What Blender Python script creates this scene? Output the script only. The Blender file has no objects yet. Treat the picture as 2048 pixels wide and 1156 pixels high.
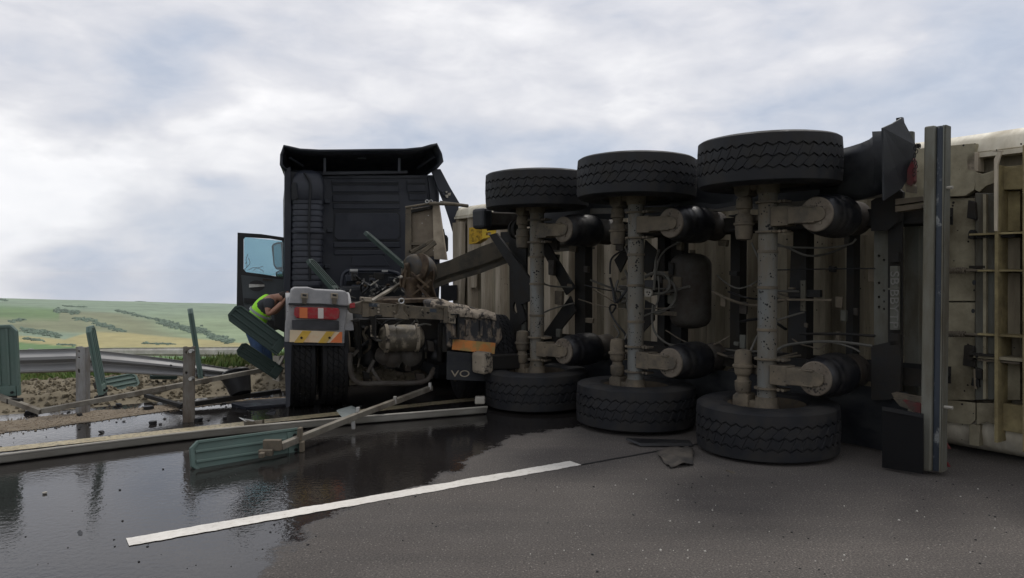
import bpy, bmesh, math, random
from math import sin, cos, pi, radians as R_
from mathutils import Vector, Matrix, noise as NZ
from mathutils.geometry import tessellate_polygon
random.seed(7)
V = Vector
sc = bpy.context.scene
col = sc.collection
# ---------------------------------------------------------------- camera
F = 1500.0            # focal length in pixels of the 2048 px wide photograph
EYE = 1.39
TH = math.atan(32/F)
cd = bpy.data.cameras.new('camera'); cam = bpy.data.objects.new('camera', cd); col.objects.link(cam)
cam.location = (0, 0, EYE); cam.rotation_euler = (pi/2-TH, 0, 0)
cd.sensor_width = 36; cd.lens = F*36/2048; cd.clip_start = .05; cd.clip_end = 20000
sc.camera = cam
# ---------------------------------------------------------------- sky
SUN_EL, SUN_AZ = R_(58), R_(28)       # sun high behind the wreck, a little to the right
w = bpy.data.worlds.new('World'); sc.world = w; w.use_nodes = True
nt = w.node_tree; nt.nodes.clear()
def N(t, typ, **k):
    n = t.nodes.new(typ)
    for a, b in k.items():
        if a.startswith('i_'): n.inputs[a[2:].replace('_', ' ')].default_value = b
        else: setattr(n, a, b)
    return n
def ramp(t, src, stops, interp='LINEAR'):
    r = t.nodes.new('ShaderNodeValToRGB'); r.color_ramp.interpolation = interp
    e = r.color_ramp.elements
    while len(e) < len(stops): e.new(0.5)
    for el, (p, c) in zip(e, stops):
        el.position = p; el.color = c if len(c) == 4 else (*c, 1)
    t.links.new(src, r.inputs[0]); return r.outputs[0]
def mth(t, op, a, b=None, clamp=False):
    m = t.nodes.new('ShaderNodeMath'); m.operation = op; m.use_clamp = clamp
    for i, v in enumerate((a, b)):
        if v is None: continue
        if isinstance(v, (int, float)): m.inputs[i].default_value = v
        else: t.links.new(v, m.inputs[i])
    return m.outputs[0]
def mixc(t, f, a, b, mode='MIX'):
    m = t.nodes.new('ShaderNodeMix'); m.data_type = 'RGBA'; m.blend_type = mode
    for i, v in ((0, f), (6, a), (7, b)):
        if isinstance(v, (int, float)): m.inputs[i].default_value = v
        elif isinstance(v, tuple): m.inputs[i].default_value = v if len(v) == 4 else (*v, 1)
        else: t.links.new(v, m.inputs[i])
    return m.outputs[2]
def build_sky():
    t = nt; L = t.links.new
    sky = N(t, 'ShaderNodeTexSky', sky_type='NISHITA', sun_disc=False, sun_elevation=SUN_EL, sun_rotation=SUN_AZ)
    tc = N(t, 'ShaderNodeTexCoord'); g = tc.outputs['Generated']
    sep = N(t, 'ShaderNodeSeparateXYZ'); L(g, sep.inputs[0])
    el = mth(t, 'ABSOLUTE', sep.outputs[2])
    den = mth(t, 'ADD', mth(t, 'MULTIPLY', el, .35), .62)
    cb = N(t, 'ShaderNodeCombineXYZ')
    L(mth(t, 'DIVIDE', sep.outputs[0], den), cb.inputs[0]); L(mth(t, 'DIVIDE', sep.outputs[1], den), cb.inputs[1])
    L(mth(t, 'MULTIPLY', el, 3.2), cb.inputs[2])
    def nz(scale, det, dist, off, rough=.5):
        mp = N(t, 'ShaderNodeMapping'); mp.inputs['Location'].default_value = off; L(cb.outputs[0], mp.inputs[0])
        n = N(t, 'ShaderNodeTexNoise', i_Scale=scale, i_Detail=det, i_Distortion=dist, i_Roughness=rough); L(mp.outputs[0], n.inputs[0])
        return n.outputs[0]
    big = nz(1.3, 3, .2, (3.1, 1.7, 0)); mid = mth(t, 'SUBTRACT', nz(3.3, 8, .2, (0.4, 5.2, 0), .47), .03); fin = nz(8, 6, .4, (8, 2, 0), .55)
    s = mth(t, 'ADD', mth(t, 'MULTIPLY', big, .26), mth(t, 'ADD', mth(t, 'MULTIPLY', mid, .66), mth(t, 'MULTIPLY', fin, .20)))
    # broad cloud masses: bright billows and slate-blue gaps, each at its own bearing in the sky
    def lobe(px, py, rad, amt, wob=.16):
        d = V(((px-1024)/F, 1, -(py-546)/F)).normalized()
        vm = N(t, 'ShaderNodeVectorMath', operation='DISTANCE'); L(g, vm.inputs[0]); vm.inputs[1].default_value = d
        dist = mth(t, 'ADD', vm.outputs[1], mth(t, 'MULTIPLY', mth(t, 'SUBTRACT', mid, .5), -wob*3.2))
        mr = N(t, 'ShaderNodeMapRange', interpolation_type='SMOOTHSTEP'); L(dist, mr.inputs[0])
        mr.inputs[1].default_value = rad; mr.inputs[2].default_value = 0; mr.inputs[3].default_value = 0; mr.inputs[4].default_value = amt
        return mr.outputs[0]
    for a in LOBES: s = mth(t, 'ADD', s, lobe(*a))
    c = ramp(t, s, [(.28, (.40, .455, .56)), (.40, (.475, .525, .625)), (.47, (.56, .59, .665)), (.53, (.64, .65, .70)), (.60, (.71, .71, .745)), (.68, (.80, .795, .815)), (.80, (.92, .91, .92))])
    lowr = N(t, 'ShaderNodeMapRange', interpolation_type='SMOOTHSTEP'); L(el, lowr.inputs[0]); lowr.inputs[1].default_value = 0; lowr.inputs[2].default_value = .18
    lowr.inputs[3].default_value = .22; lowr.inputs[4].default_value = 0
    wisp = nz(16, 5, .1, (2, 9, 4), .5)
    c = mixc(t, 1.0, c, ramp(t, mth(t, 'ADD', mth(t, 'MULTIPLY', wisp, .35), mth(t, 'MULTIPLY', fin, .65)), [(.32, (.94, .945, .955)), (.68, (1.06, 1.055, 1.045))]), 'MULTIPLY')
    c = mixc(t, lowr.outputs[0], c, (.46, .54, .68))
    nsk = mixc(t, 1.0, sky.outputs[0], (.1, .1, .1), 'MULTIPLY')
    c = mixc(t, .93, nsk, c)
    bg = N(t, 'ShaderNodeBackground', i_Strength=SKY_GAIN); L(c, bg.inputs[0])
    o = N(t, 'ShaderNodeOutputWorld'); L(bg.outputs[0], o.inputs[0])
SKY_GAIN = 1.0
HAZE = 0.00012
LOBES = [(1120, 150, .24, .04), (380, 370, .10, .13), (560, 300, .10, .07), (150, 520, .13, .15), (60, 420, .12, .08), (200, 60, .35, .03), (1390, 245, .05, .05), (1240, 268, .04, .05), (1720, 205, .07, .09), (900, 60, .25, .03), (450, 520, .16, -.17), (360, 590, .10, -.06), (640, 470, .12, -.10), (300, 440, .05, -.06),
         (1960, 90, .20, -.15), (950, 290, .11, -.08), (1450, 60, .22, .05), (60, 100, .25, -.03), (840, 60, .18, .03), (1500, 330, .10, -.02)]
build_sky()
sd = bpy.data.lights.new('sun', 'SUN'); sd.energy = 1.5; sd.angle = R_(14); sd.color = (1, .96, .90)
sun = bpy.data.objects.new('sun', sd); col.objects.link(sun)
sdir = V((sin(SUN_AZ)*cos(SUN_EL), cos(SUN_AZ)*cos(SUN_EL), sin(SUN_EL)))
sun.rotation_euler = sdir.to_track_quat('Z', 'Y').to_euler(); sun.location = (0, 0, 30)
sc.view_settings.view_transform = 'Standard'; sc.view_settings.look = 'None'
sc.view_settings.exposure = 0.15; sc.view_settings.gamma = 1; sc.view_settings.use_curve_mapping = False
# ---------------------------------------------------------------- helpers
def ray(px, py):
    u = (px-1024)/F; v = -(py-578)/F
    d = V((u, cos(TH)+v*sin(TH), v*cos(TH)-sin(TH))); return d/d.y
def P(px, py, depth): return V((0, 0, EYE)) + ray(px, py)*depth
def G(px, py, z=0.0):
    d = ray(px, py); return V((0, 0, EYE)) + d*((z-EYE)/d.z)
def on(Fm, yl, px, py):
    """where the sight line through (px,py) meets the plane y=yl of frame Fm, in that frame's coordinates"""
    inv = Fm.inverted(); o = inv @ V((0, 0, EYE)); d = inv.to_3x3() @ ray(px, py)
    return o + d*((yl-o.y)/d.y)
WELD = ('torn_mudguard',)
class MB:
    def __init__(s, m=None): s.v = []; s.f = []; s.m = m or Matrix()
    def add(s, vs, fs):
        b = len(s.v); s.v += [s.m @ V(p) for p in vs]; s.f += [tuple(b+i for i in f) for f in fs]; return s
    def box(s, c, size, rot=None):
        hx, hy, hz = [a/2 for a in size]; c = V(c)
        vs = [V((x, y, z)) for x in (-hx, hx) for y in (-hy, hy) for z in (-hz, hz)]
        if rot is not None: vs = [rot @ p for p in vs]
        return s.add([c+p for p in vs], [(0, 1, 3, 2), (4, 6, 7, 5), (0, 4, 5, 1), (2, 3, 7, 6), (0, 2, 6, 4), (1, 5, 7, 3)])
    def bb(s, x0, x1, y0, y1, z0, z1):
        return s.box(((x0+x1)/2, (y0+y1)/2, (z0+z1)/2), (abs(x1-x0), abs(y1-y0), abs(z1-z0)))
    def bar(s, a, b, w, h=None, up=(0, 0, 1)):
        a, b = V(a), V(b); h = h or w; d = (b-a); l = d.length; d.normalize(); up = V(up)
        if abs(d.dot(up)) > .98: up = V((0, 1, 0)) if abs(d.y) < .9 else V((1, 0, 0))
        x = d.cross(up).normalized(); z = x.cross(d)
        m = Matrix((x, d, z)).transposed()
        return s.box((a+b)/2, (w, l, h), m)
    def tube(s, pts, r, n=8, cap=True, rs=None):
        pts = [V(p) for p in pts]; vs = []; fs = []
        t0 = (pts[1]-pts[0]).normalized(); up = V((0, 0, 1)) if abs(t0.z) < .9 else V((1, 0, 0))
        x = t0.cross(up).normalized()
        for i, p in enumerate(pts):
            t = (pts[min(i+1, len(pts)-1)]-pts[max(i-1, 0)]).normalized()
            x = (x - t*x.dot(t)).normalized(); y = t.cross(x); rr = rs[i] if rs else r
            vs += [p+(x*cos(2*pi*k/n)+y*sin(2*pi*k/n))*rr for k in range(n)]
        for i in range(len(pts)-1):
            for k in range(n):
                a = i*n+k; b = i*n+(k+1) % n; fs.append((a, b, b+n, a+n))
        if cap: fs.append(tuple(range(n-1, -1, -1))); fs.append(tuple(range((len(pts)-1)*n, len(pts)*n)))
        return s.add(vs, fs)
    def cyl(s, a, b, r, r2=None, n=16): return s.tube([a, b], r, n, True, [r, r if r2 is None else r2])
    def lathe(s, a, axis, prof, n=24, closed=False):
        """prof: (distance along axis, radius)"""
        a = V(a); ax = V(axis).normalized(); up = V((0, 0, 1)) if abs(ax.z) < .9 else V((1, 0, 0))
        x = ax.cross(up).normalized(); y = ax.cross(x); vs = []; fs = []; m = len(prof)
        for (t, r) in prof: vs += [a+ax*t+(x*cos(2*pi*k/n)+y*sin(2*pi*k/n))*r for k in range(n)]
        for i in range(m if closed else m-1):
            j = (i+1) % m
            for k in range(n): fs.append((i*n+k, i*n+(k+1) % n, j*n+(k+1) % n, j*n+k))
        if not closed: fs.append(tuple(range(n-1, -1, -1))); fs.append(tuple(range((m-1)*n, m*n)))
        return s.add(vs, fs)
    def poly(s, pts, vec, holes=()):
        """flat outline (list of 3-D points) with thickness vec"""
        loops = [[V(p) for p in pts]]+[[V(p) for p in h] for h in holes]
        tris = tessellate_polygon(loops); fl = [p for l in loops for p in l]; n = len(fl); vec = V(vec)
        fs = [tuple(t) for t in tris]+[tuple(i+n for i in reversed(t)) for t in tris]; b = 0
        for l in loops:
            k = len(l); fs += [(b+i, b+(i+1) % k, b+(i+1) % k+n, b+i+n) for i in range(k)]; b += k
        return s.add(fl+[p+vec for p in fl], fs)
    def grid(s, fn, nu, nv, closeu=False):
        vs = [fn(i/(nu-1 if not closeu else nu), j/(nv-1)) for j in range(nv) for i in range(nu)]
        fs = [(j*nu+i, j*nu+(i+1) % nu, (j+1)*nu+(i+1) % nu, (j+1)*nu+i) for j in range(nv-1) for i in range(nu if closeu else nu-1)]
        return s.add(vs, fs)
    def rough(s, amp, scale=5):
        s.v = [p+NZ.noise_vector(p*scale)*amp for p in s.v]; return s
    def mesh(s, name, mat, inv=None, smooth=False):
        me = bpy.data.meshes.new(name)
        me.from_pydata([inv @ p for p in s.v] if inv else s.v, [], s.f); me.validate(); me.update()
        bm = bmesh.new(); bm.from_mesh(me); (bmesh.ops.remove_doubles(bm, verts=bm.verts, dist=1e-5) if name in WELD else None); bmesh.ops.recalc_face_normals(bm, faces=bm.faces); bm.to_mesh(me); bm.free()
        if mat: me.materials.append(mat)
        if smooth:
            for p in me.polygons: p.use_smooth = True
            me.set_sharp_from_angle(angle=R_(smooth if smooth is not True else 40))
        return me
    def build(s, name, mat, parent=None, smooth=False, bevel=0, **k):
        if parent is not None: inv = WM[parent.name].inverted(); o = bpy.data.objects.new(name, s.mesh(name, mat, inv, smooth)); WM[o.name] = WM[parent.name]
        else:
            xs = [p.x for p in s.v]; ys = [p.y for p in s.v]; c = V(((min(xs)+max(xs))/2, (min(ys)+max(ys))/2, min(p.z for p in s.v)))
            if k.get('kind'): c = V((0, 0, 0))
            M = Matrix.Translation(c); o = bpy.data.objects.new(name, s.mesh(name, mat, M.inverted(), smooth)); o.location = c; WM[o.name] = M
        col.objects.link(o)
        if parent is not None: o.parent = parent
        if bevel:
            b = o.modifiers.new('bevel', 'BEVEL'); b.width = bevel; b.segments = 2; b.limit_method = 'ANGLE'; b.angle_limit = R_(40); b.harden_normals = False
        tag(o, **k); return o
WM = {}
def tag(o, label=None, cat=None, group=None, kind=None):
    for a, b in (('label', label), ('category', cat), ('group', group), ('kind', kind)):
        if b: o[a] = b
    return o
def empty(name, M, label=None, cat=None, group=None, parent=None):
    o = bpy.data.objects.new(name, None); o.empty_display_size = .2; col.objects.link(o)
    if parent is not None: o.parent = parent; o.matrix_basis = WM[parent.name].inverted() @ M
    else: o.matrix_basis = M
    WM[o.name] = M; return tag(o, label, cat, group)
def inst(me, name, M, parent, **k):
    o = bpy.data.objects.new(name, me); col.objects.link(o); o.parent = parent; o.matrix_basis = WM[parent.name].inverted() @ M
    WM[o.name] = M; return tag(o, **k)
def pp(Fm, yl, pts): return [on(Fm, yl, *p) for p in pts]
def ppoly(mb, Fm, yl, pts, th, holes=()):
    """outline given by sight lines, laid on plane y=yl of the frame and th thick along its y"""
    return mb.poly(pp(Fm, yl, pts), (0, th, 0), [pp(Fm, yl, h) for h in holes])
def ellipse(cx, cy, rx, ry, n=12): return [(cx+rx*cos(2*pi*i/n), cy+ry*sin(2*pi*i/n)) for i in range(n)]
def curve(pts, k=5):
    """smooth run through points"""
    pts = [V(p) for p in pts]; out = []
    for i in range(len(pts)-1):
        p0, p1, p2, p3 = pts[max(i-1, 0)], pts[i], pts[i+1], pts[min(i+2, len(pts)-1)]
        for j in range(k):
            t = j/k; out.append(.5*((2*p1)+(p2-p0)*t+(2*p0-5*p1+4*p2-p3)*t*t+(3*p1-p0-3*p2+p3)*t**3))
    return out+[pts[-1]]
# ---------------------------------------------------------------- materials
def mat(name, base, rough=.6, metal=0., var=.25, vscale=3., dirt=None, damt=.5, dscale=2.5, stretch=(1, 1, 1), spots=None, sscale=30, samt=.12,
        bump=.15, bscale=60, soft=.12, spec=.4, rvar=.1):
    m = bpy.data.materials.new(name); m.use_nodes = True; t = m.node_tree; L = t.links.new; b = t.nodes['Principled BSDF']
    tc = N(t, 'ShaderNodeTexCoord'); mp = N(t, 'ShaderNodeMapping'); L(tc.outputs['Object'], mp.inputs[0]); mp.inputs['Scale'].default_value = stretch
    n1 = N(t, 'ShaderNodeTexNoise', i_Scale=vscale, i_Detail=6, i_Roughness=.6); L(mp.outputs[0], n1.inputs[0])
    lo = tuple(c*(1-var) for c in base); hi = tuple(min(1, c*(1+var)) for c in base)
    c = ramp(t, n1.outputs[0], [(.3, lo), (.7, hi)])
    ro = None
    if dirt:
        n2 = N(t, 'ShaderNodeTexNoise', i_Scale=dscale, i_Detail=9, i_Roughness=.68); L(mp.outputs[0], n2.inputs[0])
        th = .5+(.5-damt)*.5
        f = ramp(t, n2.outputs[0], [(th-soft, (0, 0, 0)), (th+soft, (1, 1, 1))])
        c = mixc(t, f, c, dirt)
        ro = mth(t, 'ADD', mth(t, 'MULTIPLY', f, max(0, .9-rough)), rough)
    if spots:
        vo = N(t, 'ShaderNodeTexVoronoi', i_Scale=sscale); L(tc.outputs['Object'], vo.inputs[0])
        n3 = N(t, 'ShaderNodeTexNoise', i_Scale=sscale*.35, i_Detail=3); L(tc.outputs['Object'], n3.inputs[0])
        f = mth(t, 'LESS_THAN', vo.outputs[0], mth(t, 'MULTIPLY', mth(t, 'SUBTRACT', n3.outputs[0], .42, True), samt*14))
        c = mixc(t, f, c, spots)
    L(c, b.inputs['Base Color'])
    if ro is not None: L(ro, b.inputs['Roughness'])
    else: b.inputs['Roughness'].default_value = rough
    b.inputs['Metallic'].default_value = metal; b.inputs['Specular IOR Level'].default_value = spec
    if bump:
        nb = N(t, 'ShaderNodeTexNoise', i_Scale=bscale, i_Detail=6, i_Roughness=.65); L(tc.outputs['Object'], nb.inputs[0])
        bp = N(t, 'ShaderNodeBump', i_Strength=bump, i_Distance=.01); L(nb.outputs[0], bp.inputs['Height']); L(bp.outputs[0], b.inputs['Normal'])
    return m
DUST = (.20, .165, .12); MUD = (.10, .078, .052)
M = dict(
    rubber=mat('tyre_rubber', (.0095, .0102, .0125), .6, dirt=(.030, .027, .023), damt=.40, dscale=4, bscale=120, bump=.2, spec=.35),
    rubber2=mat('drive_tyre_rubber', (.006, .006, .007), .6, dirt=(.016, .014, .011), damt=.3, dscale=8, bscale=120, spec=.3),
    rim=mat('wheel_rim', (.06, .05, .04), .7, dirt=MUD, damt=.6, dscale=9),
    axle=mat('galvanised_axle', (.15, .155, .145), .55, .2, dirt=(.15, .12, .08), damt=.5, dscale=3.5, spots=(.010, .010, .010), sscale=42, samt=.125, stretch=(1, 1, .35)),
    dusty=mat('dusty_steel', (.075, .064, .048), .75, dirt=(.16, .13, .09), damt=.50, dscale=5, spots=(.03, .025, .02), sscale=34, samt=.07),
    dustplate=mat('dusty_round_plate', (.15, .125, .095), .75, dirt=(.08, .062, .045), damt=.35, dscale=12, spots=(.03, .025, .02), sscale=45, samt=.12),
    bellows=mat('black_bellows', (.007, .0075, .010), .36, dirt=(.018, .015, .012), damt=.35, dscale=5, bump=.08, spec=.5),
    piston=mat('dusty_piston', (.055, .050, .042), .6, dirt=(.04, .03, .022), damt=.5, dscale=5),
    darksteel=mat('dark_chassis_steel', (.009, .009, .0085), .7, dirt=(.02, .016, .011), damt=.45, dscale=4, bump=.3, bscale=30),  # darkness around the chassis beams is put into this near-black base
    tubpaint=mat('cream_tub_paint', (.60, .53, .41), .55, dirt=(.18, .135, .085), damt=.50, dscale=1.1, stretch=(4, 4, .5), soft=.25, bump=.08, spots=(.05, .04, .03), sscale=14, samt=.04),
    tubfloor=mat('dirty_tub_floor', (.34, .30, .215), .7, dirt=(.12, .095, .06), damt=.48, dscale=1.6, stretch=(3, 3, .45), soft=.22, bump=.2, bscale=25, spots=(.02, .017, .012), sscale=16, samt=.05),
    tubrear=mat('stained_rear_panel', (.36, .325, .225), .68, dirt=(.10, .078, .042), damt=.46, dscale=2.4, soft=.2, bump=.2, bscale=25, spots=(.015, .012, .01), sscale=14, samt=.05),
    tubrust=mat('yellow_stained_panel', (.36, .30, .15), .7, dirt=(.13, .10, .05), damt=.5, dscale=5, soft=.2, bump=.25, bscale=25),
    greygreen=mat('grey_green_channel', (.13, .135, .115), .6, dirt=(.075, .065, .045), damt=.5, dscale=3, stretch=(1, 1, .3), bump=.15),
    bumper=mat('galvanised_bumper', (.20, .205, .18), .5, .3, dirt=(.12, .105, .07), damt=.5, dscale=2.2, stretch=(2, 2, .5), soft=.2, bump=.2),
    bluepaint=mat('scraped_blue_paint', (.028, .036, .048), .45, dirt=(.26, .27, .26), damt=.33, dscale=10, soft=.03, stretch=(1, 1, .5)),
    fender=mat('black_plastic_fender', (.009, .0105, .014), .5, dirt=(.045, .046, .044), damt=.30, dscale=3.5, soft=.2, stretch=(1, 1, 2)),
    blackplastic=mat('black_plastic', (.006, .006, .007), .45, dirt=(.014, .013, .011), damt=.3, bump=.08),
    cab=mat('charcoal_cab_paint', (.0145, .0172, .0255), .42, dirt=(.022, .024, .03), damt=.35, dscale=3, bump=.06, spec=.4),  # bluish sheen on the cab mixed into the charcoal base
    cabdark=mat('cab_recess', (.008, .009, .011), .6),
    snork=mat('air_intake_plastic', (.018, .021, .030), .42, dirt=(.038, .038, .042), damt=.3, dscale=6, bump=.1),  # base lifted towards blue to paint in the sheen on the intake
    guard=mat('grey_mudguard_plastic', (.20, .20, .205), .5, dirt=(.34, .33, .32), damt=.5, dscale=6, soft=.2, bump=.15, spots=(.05, .045, .04), sscale=20, samt=.04),
    muddy=mat('mud_splashed_black', (.02, .02, .022), .5, dirt=(.22, .175, .13), damt=.42, dscale=12, soft=.05, stretch=(1, 1, .55), bump=.4, bscale=30),
    mudcake=mat('caked_pale_mud', (.26, .22, .165), .85, dirt=(.03, .025, .02), damt=.36, dscale=11, soft=.04, bump=.5, bscale=35),
    rust=mat('rusty_brown_steel', (.085, .058, .032), .75, dirt=(.035, .022, .014), damt=.5, dscale=8, soft=.12, bump=.5, bscale=22),
    tank=mat('oily_tank', (.085, .072, .052), .42, .1, dirt=(.24, .205, .15), damt=.40, dscale=7, soft=.05, bump=.15),
    galv=mat('galvanised_rail', (.36, .36, .36), .55, .35, dirt=(.26, .25, .23), damt=.4, dscale=3, stretch=(.5, .5, 1), soft=.25, bump=.08),
    galvpost=mat('galvanised_post', (.33, .33, .325), .5, .35, dirt=(.15, .12, .085), damt=.42, dscale=4, stretch=(1, 1, .3), bump=.1),
    galvwhite=mat('pale_weathered_rail', (.40, .38, .33), .55, .1, dirt=(.24, .215, .17), damt=.45, dscale=4, stretch=(.4, .4, 1), soft=.2),
    bartube=mat('dusty_square_tube', (.24, .22, .18), .6, .2, dirt=(.12, .10, .075), damt=.45, dscale=5, bump=.12),
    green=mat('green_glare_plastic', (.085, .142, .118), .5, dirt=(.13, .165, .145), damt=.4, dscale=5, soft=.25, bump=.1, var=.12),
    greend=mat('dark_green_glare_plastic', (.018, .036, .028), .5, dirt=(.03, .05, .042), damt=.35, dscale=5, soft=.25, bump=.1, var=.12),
    dullred=mat('grimy_red_lens', (.13, .012, .015), .5, var=.2, dirt=(.07, .05, .04), damt=.5, dscale=9, bump=0),
    red=mat('red_lens', (.30, .012, .018), .3, var=.15, dirt=(.20, .12, .09), damt=.3, dscale=18, bump=0),
    orange=mat('orange_lens', (.60, .16, .05), .3, var=.1, bump=0),
    white=mat('white_lens', (.55, .50, .45), .3, var=.1, bump=0),
    yellow=mat('yellow_reflective', (.55, .34, .04), .45, dirt=(.42, .30, .12), damt=.35, dscale=8, bump=0),
    creamr=mat('cream_reflective', (.62, .50, .33), .45, dirt=(.52, .30, .16), damt=.25, dscale=6, bump=0),
    oranger=mat('orange_red_reflective', (.52, .19, .045), .5, dirt=(.34, .24, .09), damt=.48, dscale=10, soft=.06, bump=0),
    chock=mat('yellow_plastic', (.55, .34, .02), .5, dirt=(.20, .13, .02), damt=.4, dscale=20, soft=.06, bump=.5, bscale=60),
    steelshine=mat('bright_steel', (.5, .5, .48), .3, .8, dirt=(.25, .22, .18), damt=.35),
    tubshell=mat('skylit_cream_tub_shell', (.70, .655, .53), .5, dirt=(.36, .30, .20), damt=.36, dscale=2.5, stretch=(2, 1, .8), soft=.25, bump=.06, spots=(.10, .08, .06), sscale=12, samt=.03),  # lighter copy of the tub cream: brightness from the sky above put into colour
    flapblack=mat('shade_black_flap', (.0035, .0035, .0038), .6, bump=.1, spec=.2),  # blacker than the upper flap: shadow on the lower one put into colour
    cable=mat('black_cable', (.012, .012, .012), .5, bump=0), gcable=mat('grey_hose', (.10, .095, .08), .6, bump=0),
    plate=mat('dim_registration_plate', (.05, .05, .055), .5, dirt=(.02, .02, .02), damt=.5),  # blank plate; shade of its recess put into the dark colour
)
# ---------------------------------------------------------------- ground, road, hills
A0 = G(255, 1085); RD = (G(1145, 928)-A0).normalized(); RN = V((-RD.y, RD.x, 0))       # lane line start, road direction, direction across it
def rs(u, s, z=0): return V((A0.x, A0.y, 0))+RD*u+RN*s+V((0, 0, z))
def us(p): d = V((p[0]-A0.x, p[1]-A0.y, 0)); return d.dot(RD), d.dot(RN)
def sm(a, b, x):
    t = max(0, min(1, (x-a)/(b-a))); return t*t*(3-2*t)
def lerp(tab, x):
    if x <= tab[0][0]: return tab[0][1]
    for (a, b), (c, d) in zip(tab, tab[1:]):
        if x <= c: return b+(d-b)*(x-a)/(c-a)
    return tab[-1][1]
def terr(x, y):
    u, s = us((x, y))
    if s < 7.2: return -.03 - .5*sm(-9, -16, s)
    q = s; z = lerp([(7.2, -.02), (9, -.15), (20, -1.55), (26, -2.6), (60, -5.6), (200, -19), (430, -43.0), (520, -45.6), (600, -44.5), (760, -38), (900, -33.5), (1000, -31.5), (1200, -36), (1900, -60)], q)
    k = sm(300, 950, q); z += k*max(-25, min(25, -.052*(u-60)))
    z += .9*k*NZ.noise(V((x*.004, y*.004, 0)))*2+sm(250, 500, q)*NZ.noise(V((x*.012, y*.012, 3)))*.8
    return z
def hit(px, py):
    d = ray(px, py); t = 12.
    while t < 3000:
        p = V((0, 0, EYE))+d*t; zt_ = terr(p.x, p.y)
        if p.z < zt_: p.z = zt_; return p
        if 880 < t < 1000: last = V((p.x, p.y, zt_))
        t *= 1.01
    return last
def proj(p):
    d = V(p)-V((0, 0, EYE)); yy = d.y*cos(TH)-d.z*sin(TH)
    if yy < .1: return (-9999, 0)
    return 1024+F*d.x/yy, 578-F*(d.z*cos(TH)+d.y*sin(TH))/yy
def fieldcol(x, y, z):
    u, s = us((x, y))
    G1 = V((.215, .275, .195)); YL = V((.35, .31, .15)); BR = V((.20, .205, .12)); G2 = V((.125, .205, .085)); G3 = V((.035, .075, .012)); DG = V((.10, .155, .075))
    if s < 60: return V((.055, .085, .02))
    px, py = proj((x, y, z)); n = NZ.noise(V((x*.012, y*.012, 0)))*7+NZ.noise(V((x*.05, y*.05, 4)))*2.5
    if px < -500 or px > 1500 or s < 0: return V((.13, .18, .06))
    c = G1.copy()
    c = c.lerp(V((.24, .30, .18)), sm(610, 650, py)*sm(150, 400, px))
    # grassland on the left slope
    br = sm(612, 622, py+n-.05*px)*(1-sm(655, 664, py-.055*px+n*.5))*(1-sm(250, 330, px-(py-640)*2+n*2))
    c = c.lerp(BR, br*.85)
    if px < 120: c = c.lerp(G2, sm(606, 616, py+n*.4-px*.05)*(1-sm(628, 640, py-px*.02+n))*.8)
    yb = lerp([(-400, 672), (0, 670), (60, 672), (130, 677), (160, 668), (190, 662), (260, 664), (330, 672), (480, 686), (700, 694)], px)+n*.35
    c = c.lerp(YL, sm(yb-1.5, yb+2, py))
    gb = lerp([(-400, 674), (0, 680), (40, 684), (150, 693), (170, 697), (1000, 697)], px)+n*.3
    c = c.lerp(G2, sm(gb-1.5, gb+1.5, py))
    c = c*(1+.16*NZ.noise(V((u*.01, s*.035, 2))))
    return c*(1+.12*NZ.noise(V((x*.03, y*.03, 9))))
rad = [0, 3, 6, 8, 9, 10, 11, 12, 13, 14, 16, 18, 20, 22, 24, 27, 30, 36, 45, 60, 80, 110, 150, 200, 260, 320, 380]
r = 400.
while r < 1300: rad.append(r); r += 8
rad += [1350, 1450, 1600, 1900]
az = [R_(a) for a in range(-180, -38, 3)]+[R_(-36+.12*i) for i in range(300)]+[R_(a) for a in range(0, 180, 3)]
vs, fs, cl = [], [], []
for rr in rad:
    for a in az:
        x, y = rr*sin(a), rr*cos(a); z = terr(x, y); vs.append((x, y, z)); cl.append(fieldcol(x, y, z))
na = len(az)
for j in range(len(rad)-1):
    for i in range(na):
        k = (i+1) % na; fs.append((j*na+i, j*na+k, (j+1)*na+k, (j+1)*na+i))
def attrmat(name, rough, bump=.3, bscale=4):
    m = bpy.data.materials.new(name); m.use_nodes = True; t = m.node_tree; b = t.nodes['Principled BSDF']
    a = N(t, 'ShaderNodeAttribute', attribute_name='field'); tc = N(t, 'ShaderNodeTexCoord')
    n = N(t, 'ShaderNodeTexNoise', i_Scale=.06, i_Detail=8, i_Roughness=.7); t.links.new(tc.outputs['Object'], n.inputs[0])
    v = ramp(t, n.outputs[0], [(.3, (.82, .82, .82)), (.7, (1.18, 1.18, 1.18))])
    t.links.new(mixc(t, 1, a.outputs[0], v, 'MULTIPLY'), b.inputs['Base Color']); b.inputs['Roughness'].default_value = rough; b.inputs['Specular IOR Level'].default_value = .1
    return m
me = bpy.data.meshes.new('terrain'); me.from_pydata(vs, [], fs); me.update()
ca = me.color_attributes.new('field', 'FLOAT_COLOR', 'POINT')
ca.data.foreach_set('color', [q for c in cl for q in (*c, 1)])
me.materials.append(attrmat('fields', .95)); me.polygons.foreach_set('use_smooth', [True]*len(me.polygons))
terrain = bpy.data.objects.new('terrain', me); col.objects.link(terrain); tag(terrain, kind='structure')

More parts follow.
